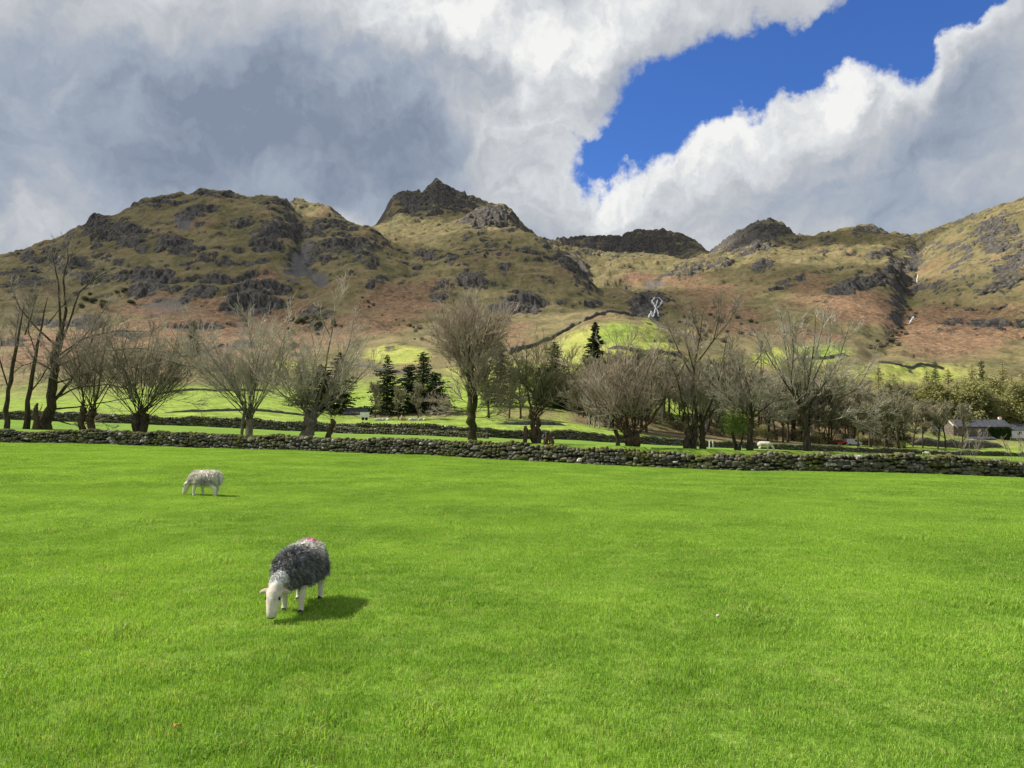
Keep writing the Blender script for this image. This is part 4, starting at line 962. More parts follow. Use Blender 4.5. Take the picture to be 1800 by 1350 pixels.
tree('pollard_tree', 'squat dark split pollard with a broad fan of shoots, left of the pale pollard', 247, W1(247)+D_, [[(-6,-6,9),(-6,18,8.5),(-9,32,7)],[(6,-6,9),(6,18,8),(9,32,7)]], [],
     [dict(at=(0,30), n=42, ang=(-62, 62), L=(85, 172), r=1.9, hw=11, up=.55)], bm=B_DARK, tm=T_DARK, seed=15, nb=10, ratio=.32, nt=6)
tree('pollard_tree', 'pale silvery pollard with a dense rounded crown, standing alone left of centre', 438, W1(438)+D_, [[(0,-6,7.5),(1,20,6.5),(0,34,7.5)],[(-14,-6,3),(-11,18,3.2),(-8,60,2.6)]], [[(0,30,4),(6,80,3),(14,130,2),(10,180,1)],[(-8,58,2.4),(-14,100,1.6),(-20,140,.8)]],
     [dict(at=(0,34), n=38, ang=(-50, 50), L=(95, 190), r=2.0, hw=6, up=.4)], bm=B_PALE, tm=T_GREY, seed=16, nb=12, ratio=.34, nt=7, n3=1)
tree('pollard_tree', 'hollow leaning pollard with tall white limbs rising from its split head', 541, W1(541)+D_, [[(-4,-6,13),(0,16,11),(6,30,11),(14,42,8)],[(4,10,8),(-2,34,8),(2,46,5)]],
     [[(10,38,5),(24,90,4),(32,140,3),(40,190,2.2),(46,235,1.2),(60,258,.6)],[(12,38,5.5),(38,84,4),(52,120,3),(70,160,1.8),(78,205,.8)],[(14,34,5),(48,66,3.4),(80,100,2.2),(104,130,1)],[(8,36,3.5),(14,90,2.6),(8,150,1.8),(-4,200,.8)],[(36,180,2),(24,205,1.4),(16,232,.6)]],
     [dict(at=(4,40), n=26, ang=(-58, 58), L=(70, 165), r=1.7, hw=10, up=.35)], bm=B_PALE, tm=T_GREY, seed=17, nb=10, ratio=.33, nt=6, depth=.3)
tree('tree_stump', 'leaning knobbed stump with a few short twigs, right of the hollow leaning pollard', 578, W1(578)+D_-.5, [[(-4,-6,7),(2,14,6),(6,26,6.5),(6,30,5)]], [], [dict(at=(6,28), n=6, ang=(-70, 40), L=(22, 60), r=.9, hw=4, up=.1)], bm=B_BROWN, tm=T_DARK, seed=18, nb=4, nt=3, cat='tree stump')
tree('bare_tree', 'big bare tree in the centre with thick mossy trunk and wide reddish crown', 830, W1(830)+D_, [[(0,-6,10.5),(0,30,9.5),(-1,60,10),(-3,100,9.5),(-5,132,8),(-6,142,6)]],
     [[(-4,134,4),(-30,160,2.6),(-44,205,1)],[(-3,120,4),(20,170,2.6),(36,225,1)]],
     [dict(at=(-4,135), n=34, ang=(-62, 55), L=(70, 118), r=1.5, hw=6, hv=8, up=.5), dict(at=(-2,100), n=26, ang=(-88, 85), L=(60, 105), r=1.4, hw=7, hv=22, up=.45), dict(at=(0,58), n=22, ang=(-105, 105), L=(60, 98), r=1.3, hw=8, hv=16, up=.30)],
     bm=B_MOSS, tm=T_RED, seed=19, nb=11, ratio=.40, nt=7, n3=1, tratio=.55)
tree('pollard_tree', 'twisted double pollard with shoots fanning right, beside two cut stumps', 942, W1(942)+D_, [[(-4,-6,6.5),(-4,24,6),(-6,44,5.5),(-10,60,4)],[(5,-6,6),(5,28,5),(3,46,5)]], [[(-8,58,4),(-14,90,3),(-18,104,2.2),(-40,110,1.6),(-46,122,.8)],[(-12,70,3),(-18,120,2),(-16,170,1)]],
     [dict(at=(0,46), n=30, ang=(-25, 58), L=(70, 145), r=1.5, hw=7, up=.35)], bm=B_BROWN, tm=T_OLIVE, seed=20, nb=9, ratio=.34, nt=6)
tree('tree_stump', 'straight reddish-brown stump just left of the twisted double pollard', 924, W1(924)+D_-.6, [[(0,-8,5.2),(0,14,4.6),(1,28,4.6),(1,29,2)]], [], [dict(at=(0,27), n=3, ang=(-40, 40), L=(6, 12), r=.5, hw=2)], bm=B_BROWN, tm=T_DARK, seed=21, nb=2, nt=1, cat='tree stump')
tree('tree_stump', 'low gnarled root stump on the wall top, right of the twisted double pollard', 963, W1(963)+D_-1.2, [[(-5,-8,5),(-4,8,4.5),(-1,15,3)],[(6,-8,7),(6,4,6),(3,10,3)],[(-4,2,3),(2,12,2.4),(8,16,1.4)]], [], [dict(at=(0,10), n=3, ang=(-40, 40), L=(4, 8), r=.5, hw=3)], bm=B_BROWN, tm=T_DARK, seed=22, nb=2, nt=1, cat='tree stump')
tree('pollard_tree', 'broad pollard with a bristling crown and one thick limb leaning right', 1110, W1(1110)+D_, [[(-6,-6,10),(-5,16,9.5),(-4,26,10)],[(6,-6,9),(8,14,9),(6,24,8)]], [[(8,18,8),(24,36,6.5),(46,66,5),(64,100,3.8),(84,140,2),(110,168,.9)],[(30,44,4),(36,90,3.4),(36,118,2.6),(42,130,1.4)],[(38,104,2),(50,110,1.6),(58,98,.8)]],
     [dict(at=(-4,24), n=46, ang=(-55, 42), L=(80, 175), r=1.6, hw=13, up=.45)], bm=B_BROWN, tm=T_RED, seed=23, nb=10, ratio=.30, nt=6)
tree('tree_stump', 'thin dark leaning stump left of the broad bristling pollard', 1086, W1(1086)+D_-.5, [[(2,-8,5),(-1,12,4.2),(-4,28,4)]], [], [dict(at=(-4,27), n=9, ang=(-60, 40), L=(30, 80), r=.8, hw=3)], bm=B_DARK, tm=T_RED, seed=24, nb=5, nt=3, cat='tree stump')
tree('bare_tree', 'large bare tree with three dark trunks and a tall tangled crown', 1220, W1(1220)+D_, [[(-12,-6,9),(-11,20,8),(-8,38,7)],[(2,-6,6),(2,30,5.5),(4,60,5)],[(16,-6,7),(15,26,6),(12,42,6)]],
     [[(-8,36,5),(-22,80,3.6),(-30,120,2.6),(-52,160,1)],[(4,58,5),(2,110,4.4),(6,150,3.6),(16,190,2.6),(26,245,1)],[(2,120,4),(-18,160,3),(-34,200,1.8),(-44,232,.8)],[(6,150,3.6),(36,190,2.8),(66,226,1.8),(84,258,.7)],[(12,40,5),(36,90,3.6),(50,140,2.4),(60,190,1)],[(12,40,4),(40,70,3),(66,110,2),(80,150,.8)],[(4,130,3),(-10,190,2),(-6,235,.8)],[(16,190,2.4),(4,225,1.6),(0,262,.6)],[(36,190,2.4),(44,230,1.4),(40,262,.6)]],
     [dict(at=(2,42), n=18, ang=(-52, 52), L=(70, 140), r=1.5, hw=15, up=.35)], bm=B_DARK, tm=T_DARK, seed=25, nb=12, ratio=.34, nt=7, r1=.024, depth=.4)
tree('bare_tree', 'crooked bare tree between the green bush and the grazing white sheep', 1316, W1(1316)+D_, [[(-2,-6,5.5),(2,26,5),(6,52,4.4)],[(4,-6,4.5),(5,28,3.5),(6,50,3)]], [[(6,50,4),(10,90,3.2),(4,130,2.8),(-14,160,1.8),(-24,190,.8)],[(8,90,3),(20,130,2),(16,180,.9)],[(6,56,3),(40,84,2),(66,92,1.2),(84,70,.6)],[(4,130,2.2),(22,160,1.4),(34,186,.6)]],
     [dict(at=(6,50), n=22, ang=(-75, 85), L=(60, 120), r=1.2, hw=5, hv=10, up=.2)], bm=B_DARK, tm=T_GREY, seed=26, nb=9, ratio=.36, nt=6)
tree('bare_tree', 'wide spreading bare tree with dark trunk and pale limbs, right of the white sheep', 1418, W1(1418)+D_, [[(0,-6,8),(-1,30,6.5),(-4,56,6.5),(-8,76,6)]],
     [[(-8,74,4.5),(-16,120,3.4),(-14,170,2.4),(-10,230,1)],[(-8,76,4.2),(-36,130,3),(-54,165,2),(-76,215,.8)],[(-6,74,4.4),(8,120,3.2),(24,180,2.2),(34,245,.9)],[(-4,66,4),(30,110,3),(66,160,2),(92,226,.8)],[(-2,60,3.6),(44,86,2.6),(90,110,1.6),(116,160,.7)],[(0,54,3),(50,72,2.2),(100,66,1.4),(140,70,.6)],[(0,48,2.8),(56,56,1.8),(90,46,1.2),(128,22,.6)],[(-8,76,3.6),(-30,110,2.6),(-30,180,1.6),(-44,240,.7)],[(-4,70,3.4),(20,130,2.4),(56,190,1.4),(60,240,.6)],[(-4,50,2),(10,40,1.6),(14,30,.8)]],
     [dict(at=(-6,74), n=12, ang=(-50, 70), L=(80, 165), r=1.3, hw=5, up=.35)], bm=B_DARK, tm=T_GREY, seed=27, nb=12, ratio=.30, nt=7, depth=.4)
for lx, Y_, n_, sd, lab in ((1703, W1(1703)+2.5, 11, 28, 'pale leafless sapling clump behind the near wall, in front of the barn'), (1793, W1(1793)+2.2, 16, 29, 'pale leafless sapling clump cut by the right edge of the picture')):
    tree('sapling', lab, lx, Y_, [[(0,-8,1.2),(0,4,1.0),(1,10,.8)]], [], [dict(at=(0,-4), n=n_, ang=(-35, 35), L=(38, 66), r=.55, hw=12, up=.3)], bm=B_PALE, tm=T_GREY, seed=sd, nb=4, ratio=.3, nt=2, r1=.012, r2=.008, cat='sapling')

# ---- foliage built of many small faces
def leaves(c, d, size, rg, asp=.5):
    n = len(c); d = d/(np.linalg.norm(d, axis=1)[:, None] + 1e-9); w_ = np.cross(d, rg.normal(0, 1, (n, 3))); w_ /= np.linalg.norm(w_, axis=1)[:, None] + 1e-9
    s_ = (size*rg.uniform(.6, 1.3, n))[:, None]
    V = np.stack([c - d*s_*.5, c + w_*s_*asp*.5, c + d*s_*.6, c - w_*s_*asp*.5], 1).reshape(-1, 3); k = np.arange(n)*4
    return V, np.stack([k, k+1, k+2, k+3], 1)
def conifer_meshes(H, R, seed, mat, bmat, dens=1.0, size=.42, sparse=False, lean=0.0, bare=.06, pw=.78):
    rg = np.random.RandomState(seed); C, Dd = [], []; tb = Tubes()
    tb.add(np.array([(0, 0, -.5), (0, 0, H*.35), (lean*.3, 0, H*.7), (lean, 0, H)]), [H*.017, H*.013, H*.008, .03], 7)
    h = H*bare
    while h < H*.985:
        f = h/H; n = 5 + int(3*rg.rand()); a0 = rg.uniform(0, 6.28)
        for i in range(n):
            if sparse and rg.rand() < .25: continue
            L = R*((1 - f)**pw)*rg.uniform(.45, 1.28)*(1 + .25*math.sin(f*23 + seed)) + .12; a = a0 + 6.283*i/n + rg.normal(0, .2)
            d = np.array([math.cos(a), math.sin(a), rg.uniform(-.30, .12) + .35*f]); p0 = np.array([lean*max(0, f-.35)*1.2, 0, h]); q = shoot(rg, p0, d, L, 4, -.12 if not sparse else .1, .05)
            tb.add(q, np.linspace(.05*(1.1-f) + .012, .01, 5), 3)
            m_ = max(3, int(L*dens*11)); t = rg.uniform(.12, 1, m_)*4; j = np.minimum(t.astype(int), 3); pp = q[j] + (q[j+1] - q[j])*(t - j)[:, None]
            dd = (q[j+1] - q[j]); dd /= np.linalg.norm(dd, axis=1)[:, None]
            sp = (.16*L*(1.1 - t/4.4))[:, None]; lat = rg.normal(0, 1, (m_, 3))*np.array([1, 1, .35])
            C.append(pp + lat*sp*.8 - np.array([0, 0, .06])); Dd.append(dd*.7 + lat*.7 + np.array([0, 0, -.25]))
        h += H*.026*rg.uniform(.8, 1.2)*(1.3 if sparse else 1)
    V, Fc = leaves(np.concatenate(C), np.concatenate(Dd), size, rg, .42)
    return tb.mesh('trunk', bmat), mesh('crown', V, Fc, [mat]), H
def bush_mesh(rx, rz, n, size, seed, mat, lobes=7):
    rg = np.random.RandomState(seed); C = []
    for i in range(lobes):
        a = rg.uniform(0, 6.28); c = np.array([math.cos(a)*rx*.5*rg.rand(), math.sin(a)*rx*.5*rg.rand(), rz*rg.uniform(.35, .75)]); r = np.array([rx, rx, rz*.8])*rg.uniform(.32, .55)
        v = rg.normal(0, 1, (n//lobes, 3)); v /= np.linalg.norm(v, axis=1)[:, None]; C.append(c + v*r*(rg.uniform(.35, 1.05, len(v))**.6)[:, None])
    C = np.concatenate(C); C[:, 2] = np.abs(C[:, 2]); V, Fc = leaves(C, rg.normal(0, 1, C.shape), size, rg, .6)
    return mesh('crown', V, Fc, [mat])
def two(name, label, loc, tm_, cm_, cat, group=None, s=(1, 1, 1), rz=0.0):
    e = empty(name, loc, label, cat, group, rz); e.scale = s; ob('trunk', tm_, e); ob('crown', cm_, e); return e
def conifer(px, base, top, label, R, seed, mat=L_SPRUCE, Y=None, name='conifer_tree', **kw):
    g = hit(px, base) if Y is None else stand(px, Y, base); H = P(px, top, g.y).z - g.z
    return two(name, label, g, *conifer_meshes(H, R, seed, mat, B_DARK, **kw)[:2], 'conifer')
conifer(1047, 655, 565, 'tall pointed dark spruce standing clear on the sunlit green hillock', 6.6, 31, Y=300, dens=1.7, size=1.1, pw=.85)
conifer(975, 735, 600, 'narrow dark conifer rising behind the twisted double pollard', 5.0, 32, L_YEW, Y=210, dens=1.1, size=.6, pw=.55)
conifer(955, 735, 640, 'rounded dark conifer left of the narrow one behind the twisted pollard', 5.5, 33, L_YEW, Y=205, dens=1.0, size=.6, pw=.55)
conifer(990, 735, 652, 'lower dark conifer on the right of the group behind the twisted pollard', 4.6, 40, L_YEW, Y=205, dens=1.0, size=.6, pw=.55)
conifer(597, 738, 618, 'tall dark conifer behind the hollow leaning pollard', 5.0, 34, L_YEW, Y=190, dens=1.2, size=.55, pw=.55)
conifer(565, 738, 640, 'broad dark conifer left of the tall one behind the hollow pollard', 5.5, 35, L_YEW, Y=192, dens=1.0, size=.55, pw=.55)
conifer(530, 738, 622, 'olive-dark conifer behind the pale and hollow pollards', 5.0, 41, L_PINE, Y=196, dens=.9, size=.5)
conifer(680, 740, 622, 'pointed dark spruce behind the farm clutter, left of the central tree', 5.6, 36, Y=185, dens=1.1, size=.55)
conifer(720, 740, 640, 'dark spreading conifer just right of the pointed spruce', 5.0, 37, L_YEW, Y=188, dens=1.0, size=.55, pw=.55)
conifer(744, 740, 616, 'slim dark pine top left of the big central tree crown', 4.2, 38, L_YEW, Y=192, dens=.9, size=.55, pw=.55)
conifer(765, 740, 655, 'dark conifer half hidden by the big central tree crown', 5.0, 42, L_YEW, Y=186, dens=1.0, size=.55, pw=.55)
conifer(880, 738, 600, 'dark conifer behind the right side of the central tree crown', 4.4, 43, L_YEW, Y=200, dens=1.0, size=.55, pw=.55)
conifer(340, 622, 562, 'lone green conifer on the bracken slope above the left fields', 6.5, 39, L_PINE, dens=.8, size=1.0)
conifer(308, 640, 598, 'small olive larch below the lone green conifer', 3.6, 44, L_LARCH, dens=.6, size=.7)

# ---- the wood on the right: shared tree shapes, each tree its own object
def bare_variant(seed, H, spread, nl, r1=.060, r2=.036, n3=1, nb=11, leafy=0, lm=None, tm=T_FAR, bm=B_DARK):
    rg = np.random.RandomState(seed); tb = Tubes(); tw = Tubes(); par = []
    tk = shoot(rg, (0, 0, -.4), (rg.normal(0, .05), rg.normal(0, .05), 1), H*.72, 8, .1, .05); tb.add(tk, np.linspace(H*.016, H*.004, 9), 6)
    for i in range(nl):
        t = rg.uniform(.16, .98); j = min(int(t*8), 7); p = tk[j] + (tk[j+1] - tk[j])*(t*8 - j); a = rg.uniform(.35, .95); L = H*spread*(1.1 - .55*t)*rg.uniform(.7, 1.2)
        q = shoot(rg, p, side_dir(rg, tk[j+1] - tk[j], a), L, 6, .35, .08); tb.add(q, np.linspace(H*.006, .02, 7), 4); par.append((q, L))
    par.append((tk[4:], H*.4)); ramify(rg, par, tw, nb, .42, 6, .55, .3, (.35, .85), r1, r2, .2, n3)
    if leafy:
        C = np.concatenate([q[rg.randint(1, len(q), leafy)] for q, _ in par]); C = C + rg.normal(0, H*.05, C.shape); V, Fc = leaves(C, rg.normal(0, 1, C.shape), .38, rg, .7)
        V2 = np.concatenate(tw.V); F2 = np.concatenate(tw.F); cm_ = mesh('crown', np.concatenate([V2, V]), np.concatenate([F2, Fc + len(V2)]), [tm, lm]); mi = np.zeros(len(F2) + len(Fc), np.int32); mi[len(F2):] = 1; cm_.polygons.foreach_set('material_index', mi)
    else: cm_ = tw.mesh('crown', tm)
    zz = np.empty(len(cm_.vertices)*3); cm_.vertices.foreach_get('co', zz)
    return tb.mesh('trunk', bm), cm_, float(np.percentile(zz[2::3], 99.5))
BV = [bare_variant(100 + i, 11.0, .36, 19) for i in range(4)]
GV = [bare_variant(110 + i, 11.0, .34, 18, leafy=200, lm=L_SPRING, tm=T_OLIVE, n3=0) for i in range(3)]
RV = [bare_variant(120 + i, 11.0, .30, 20, tm=T_OLIVE, n3=1) for i in range(2)]
BIRCH = [bare_variant(130, 11.0, .30, 11, tm=T_GREY, bm=B_BIRCH, r1=.026, r2=.016)]
LV = [conifer_meshes(15, 4.2, 140 + i, L_LARCH, B_DARK, 1.0, .62, True) for i in range(3)]
PV = [conifer_meshes(14, 3.4, 150, L_PINE, B_DARK, .7, .5)]
rgt = np.random.RandomState(8)
def plant(kind, px, Y, top, label, group, wid=1.0, H0=None, name='bare_tree', cat='tree', base=770):
    g = stand(px, Y, base); H = P(px, top, Y).z - g.z; v = kind[rgt.randint(len(kind))]; s = H/max(max(q.co.z for q in v[0].vertices), v[2])
    return two(name, label, g, v[0], v[1], cat, group, (s*wid, s*wid, s), rgt.uniform(0, 6.28))
tl = np.array([(1000,640),(1060,618),(1130,600),(1200,618),(1260,625),(1330,632),(1400,640),(1480,655),(1540,662),(1600,660),(1680,675),(1800,680)])
TOP = lambda x: float(np.interp(x, tl[:, 0], tl[:, 1]))
def near_thing(x):
    return ['broad bristling pollard', 'tall three-trunked bare tree', 'green bush', 'crooked bare tree', 'wide spreading bare tree', 'red and white cars', 'small cream cottage'][int(np.argmin(np.abs(np.array([1130, 1215, 1285, 1340, 1420, 1490, 1580]) - x)))]
for x in np.arange(1012, 1140, 6.5):
    plant(RV + BV, x + rgt.uniform(-3, 3), rgt.uniform(180, 205), TOP(x) + rgt.uniform(0, 34), 'bare olive-brown tree in the thicket under the spruce, behind the second wall', 'thicket trees under the spruce', 1.0)
for x, tp in ((1022, 640), (1040, 632), (1060, 628)):
    plant(GV, x, 218, tp, 'fresh green leafing tree in the thicket directly below the tall spruce', 'green leafing trees below the spruce', 1.1, name='leafing_tree')
for i, x in enumerate((1036, 1045, 1054, 1070)):
    plant(BIRCH, x, 172, 668 - 6*i, 'slender white-barked birch at the front of the thicket under the spruce', 'white birches by the second wall', .8, name='birch_tree')
for x in np.arange(1135, 1600, 7.5):
    plant(BV, x + rgt.uniform(-4, 4), rgt.uniform(200, 250) + (x - 1135)*.06, TOP(x) + rgt.uniform(5, 60), 'bare brown tree of the valley wood, seen behind the ' + near_thing(x), 'bare trees of the valley wood', rgt.uniform(.9, 1.2))
for x in np.arange(1145, 1600, 19):
    plant(GV, x + rgt.uniform(-8, 8), rgt.uniform(262, 300), TOP(x) + rgt.uniform(0, 30), 'tree in yellow-green leaf, back of the wood behind the ' + near_thing(x), 'leafing trees of the valley wood', 1.15, name='leafing_tree')
for x, tp in ((1130, 612), (1165, 640), (1240, 640)):
    plant(BIRCH, x, 215, tp, 'tall pale-stemmed tree standing out above the broad bristling pollard', 'pale-stemmed trees above the pollard', .7, name='birch_tree')
for x in np.arange(1612, 1830, 19):
    plant(LV, x + rgt.uniform(-4, 4), rgt.uniform(330, 380), 640 + rgt.uniform(-4, 34), 'yellow-green larch on the slope above the farm buildings', 'larches above the farm', 1.0, 15, 'larch_tree', 'conifer', 730)
for x, tp in ((1546, 642), (1572, 655), (1590, 668)):
    plant(LV, x, 320, tp, 'yellow-green larch at the left end of the larch slope', 'larches at the left of the slope', .9, 15, 'larch_tree', 'conifer', 740)
for x, tp in ((1646, 632), (1728, 630)):
    plant(PV, x, 345, tp, 'tall thin dark-stemmed conifer sticking up out of the larches', 'tall conifers among the larches', .75, 14, 'conifer_tree', 'conifer', 735)
for x in np.arange(1600, 1830, 13):
    plant(GV, x + rgt.uniform(-6, 6), rgt.uniform(304, 340), 678 + rgt.uniform(-16, 26), 'leafing olive-green tree close behind the farm roofs', 'trees close behind the farm', 1.2, name='leafing_tree', base=760)
for x in (1590, 1604, 1622, 1648, 1662, 1690):
    plant(BV, x, 246 + rgt.uniform(0, 14), 700 + rgt.uniform(-6, 14), 'bare tree in front of the farm cottages', 'bare trees in front of the farm', .9, base=780)
for x in (660, 700, 735):
    plant(BV, x, 176, 668 + rgt.uniform(0, 14), 'bare twisted tree among the dark conifers left of centre', 'bare trees among the conifers', .9, base=742)
for x in (860, 895, 915):
    plant(RV, x, 178, 620 + rgt.uniform(0, 24), 'bare olive tree between the central tree and the twisted pollard', 'bare trees right of the central tree', .9, base=742)
bg_ = stand(1296, W1(1296)+D_+1, 775); e = empty('green_bush', bg_, 'bright green leafing bush on a dark stem left of the crooked bare tree', 'bush')
sb = Tubes(); rgb = np.random.RandomState(3)
for i in range(4): sb.add(shoot(rgb, (rgb.uniform(-.2, .2), 0, -.3), (rgb.normal(0, .2), 0, 1), 1.6, 5, .1, .05), np.linspace(.12, .03, 6), 6)
ob('stem', sb.mesh('stem', B_DARK), e); cm_ = bush_mesh(1.7, 2.1, 4200, .085, 12, L_BUSH, 22); o = ob('crown', cm_, e); o.location = (0, 0, .75)
# undergrowth of the wood edge
UG = [bush_mesh(2.6, 2.6, 1400, .22, 80 + i, m_, 9) for i, m_ in enumerate((L_UNDER, L_UNDER, L_SPRING))]
for x in np.arange(1008, 1600, 11):
    g_ = stand(x + rgt.uniform(-4, 4), rgt.uniform(196, 225) + max(0, x - 1135)*.10, 775); o = ob('understorey_shrub', UG[rgt.choice(3, p=(.45, .45, .10))], None, 'low olive-brown shrub at the foot of the wood, behind the ' + near_thing(x), 'shrub', 'understorey of the valley wood', None, g_, rgt.uniform(0, 6)); o.scale = (1.2, 1.2, rgt.uniform(.8, 1.6))
# scrub on the fellsides
for i in range(16):
    g_ = hit(rgt.uniform(120, 330), rgt.uniform(636, 690), 240); v_ = BV[rgt.randint(4)]; s__ = rgt.uniform(.35, .62)
    two('bare_tree', 'small bare tree on the rough slope above the left fields', g_, v_[0], v_[1], 'tree', 'small bare trees above the left fields', (s__, s__, s__), rgt.uniform(0, 6))
SB = [bush_mesh(2.6, 3.0, 900, .5, 60 + i, L_SCRUB) for i in range(3)]; SY = [bush_mesh(3.6, 3.2, 900, .6, 66 + i, L_HOLLY) for i in range(2)]
def shrub(px, py, s, kind, label, group):
    g = hit(px, py, 300); o = ob('hillside_shrub', kind[rgt.randint(len(kind))], None, label, 'shrub', group, None, (g.x, g.y, g.z - .4), rgt.uniform(0, 6)); o.scale = (s, s, s*rgt.uniform(.8, 1.2))
for i in range(26):
    t = rgt.rand(); x = np.interp(t, [0, .5, 1], [1538, 1580, 1606]) + rgt.normal(0, 9); y = np.interp(t, [0, .5, 1], [618, 585, 530]) + rgt.normal(0, 6)
    shrub(x, y, rgt.uniform(.9, 1.8), SB, 'grey-brown shrub in the steep gully of the right-hand fell', 'shrubs in the right gully')
for i in range(16): shrub(rgt.uniform(505, 600), rgt.uniform(556, 590), rgt.uniform(.7, 1.5), SY, 'dark evergreen shrub on the low crag of the left fell', 'shrubs on the left crag')
for i in range(22): shrub(rgt.uniform(1185, 1330), rgt.uniform(555, 606), rgt.uniform(.8, 1.6), SB + SY[:1], 'dark shrub in the ravine below the waterfall', 'shrubs in the waterfall ravine')
for i in range(20):
    t = rgt.rand(); shrub(np.interp(t, [0, 1], [600, 760]) + rgt.normal(0, 6), np.interp(t, [0, 1], [512, 600]) + rgt.normal(0, 5), rgt.uniform(.5, 1.1), SB, 'small brown shrub along the stream line between the two fells', 'shrubs along the stream line')
for i in range(22): shrub(rgt.uniform(130, 235), rgt.uniform(478, 545) , rgt.uniform(.9, 1.6), SY, 'dark evergreen on the steep slope behind the tallest left tree', 'evergreens behind the left tree')
# ------------------------------------------------------------------ farm buildings, vehicles and small things
M_SLATE = noisy('roof_slate', (.040, .044, .055), (.085, .09, .105), 1.2, .6, 4, .3)
M_RUBBLE = noisy('rubble_wall', (.085, .070, .055), (.20, .165, .13), 1.5, .95, 6, .8)
M_CREAM = noisy('cream_render', (.50, .45, .33), (.62, .57, .44), 1.0); M_WHITE = noisy('white_paint', (.66, .66, .64), (.80, .80, .78), 1.5)
M_GLASS = noisy('window_glass', (.015, .018, .022), (.03, .035, .04), 2, .1, spec=.5); M_DOOR = noisy('dark_door', (.025, .022, .02), (.05, .045, .04), 3)
M_TERRA = noisy('orange_plastic', (.45, .16, .07), (.55, .22, .10), 2); M_TYRE = noisy('tyre', (.012, .012, .012), (.03, .03, .03), 6); M_RED = noisy('red_paint', (.40, .03, .03), (.5, .05, .04), 3, .3)
def house(name, label, px0, px1, base, eave, ridge, Y, dep, wallm, wins=(), doors=(), chim=(), rz=0.0, extra=None):
    g = P((px0+px1)/2, base, Y); k = Y/F; L = (px1-px0)*k; he = (base-eave)*k; hr = (base-ridge)*k
    g.z = min(g.z, gz(g.x, g.y) + .5); r = empty(name, g, label, 'building', rz=rz)
    b = MB(); b.prism([(0, -2), (dep, -2), (dep, he), (dep/2, hr), (0, he)], -L/2, L/2)
    b.v = [(y, x, z) for x, y, z in b.v]; b.f = [q[::-1] for q in b.f]; b.build('wall', wallm, r)
    m_ = MB(); t = .22; ov = .35
    for sg in (0, 1):
        q = [(-ov, he - ov*(hr-he)/(dep/2) + .03), (dep/2, hr + .03), (dep/2, hr + t), (-ov, he + t - ov*(hr-he)/(dep/2))]
        if sg: q = [(dep - x, z) for x, z in q][::-1]
        n0 = len(m_.v); m_.prism(q, -L/2 - .25, L/2 + .25)
        m_.v[n0:] = [(y, x, z) for x, y, z in m_.v[n0:]]
    m_.f = [q[::-1] for q in m_.f]; rf = m_.build('roof', M_SLATE, r)
    rg_ = MB(); rg_.box(-L/2 - .25, L/2 + .25, dep/2 - .16, dep/2 + .16, hr + t - .06, hr + t + .10); rg_.build('ridge_tiles', M_SLATE, rf)
    for (x, wd, z0, z1) in wins:
        xx = (x - (px0+px1)/2)*k; a, c = (base-z0)*k, (base-z1)*k; fr = MB(); w2 = wd*k/2
        for q in ((-w2-.09, -w2, a-.09, c+.09), (w2, w2+.09, a-.09, c+.09), (-w2, w2, a-.09, a), (-w2, w2, c, c+.09), (-.03, .03, a, c)): fr.box(xx+q[0], xx+q[1], -.10, .02, q[2], q[3])
        f = fr.build('window', M_WHITE, r); MB().box(xx-w2, xx+w2, -.03, .01, a, c).build('pane', M_GLASS, f)
    for (x, wd, z1) in doors:
        xx = (x - (px0+px1)/2)*k; MB().box(xx-wd*k/2, xx+wd*k/2, -.06, .01, -.1, (base-z1)*k).build('door', M_DOOR, r)
    for (x, h_, mt) in chim:
        xx = (x - (px0+px1)/2)*k; c_ = MB().box(xx-.55, xx+.55, dep/2-.4, dep/2+.4, hr-.5, hr+h_).build('chimney', mt, r)
        pm = MB(); pm.cyl((xx-.25, dep/2, hr+h_+.2), .13, 2, .4, 8); pm.cyl((xx+.25, dep/2, hr+h_+.2), .13, 2, .4, 8); pm.build('chimney_pot', M_TERRA, c_)
    return r
barn = house('stone_barn', 'long stone barn with slate roof and ivy on its right end', 1677, 1777, 781, 750, 738, 292, 9.0, M_RUBBLE, wins=[(1729, 6, 765, 760), (1700, 4, 772, 768)], doors=[(1745, 8, 771), (1712, 6, 771)], chim=[(1772, 1.0, M_WHITE)])
k_ = 292/F; rg9 = np.random.RandomState(4); n9 = 5000
x9 = rg9.uniform(1738, 1778, n9); top9 = 752 + 2*np.sin(x9*.5); bot9 = 768 + 4*np.sin(x9*.31) + np.clip(x9 - 1750, -12, 12)*.5; y9 = top9 + (bot9 - top9)*rg9.rand(n9)
C9 = np.stack([(x9 - 1727)*k_, -.12 - .45*rg9.rand(n9)*(1 - ((x9-1758)/22)**2*.6), (781 - y9)*k_], 1)
ob('ivy', mesh('ivy', *leaves(C9, rg9.normal(0, 1, C9.shape), .34, rg9, .8), [L_IVY]), barn)
bp_ = MB(); bp_.prism([(-.2, 0), (-3.2, 0), (-3.2, 2.2), (-.2, 3.0)], -7.5, 3.0); bp_.v = [(y, x, z) for x, y, z in bp_.v]; bp_.build('lean_to', M_RUBBLE, barn)
bq = MB(); bq.prism([(-.1, 3.03), (-3.5, 2.12), (-3.5, 2.28), (-.1, 3.2)], -7.8, 3.3); bq.v = [(y, x, z) for x, y, z in bq.v]; bq.build('lean_to_roof', M_SLATE, barn)
MB().box(-11.6, -11.0, -.5, 9.4, 0, 6.7).build('gable_coping', M_CREAM, barn) if False else None
cp = MB(); h_e, h_r = (781-750)*k_, (781-738)*k_
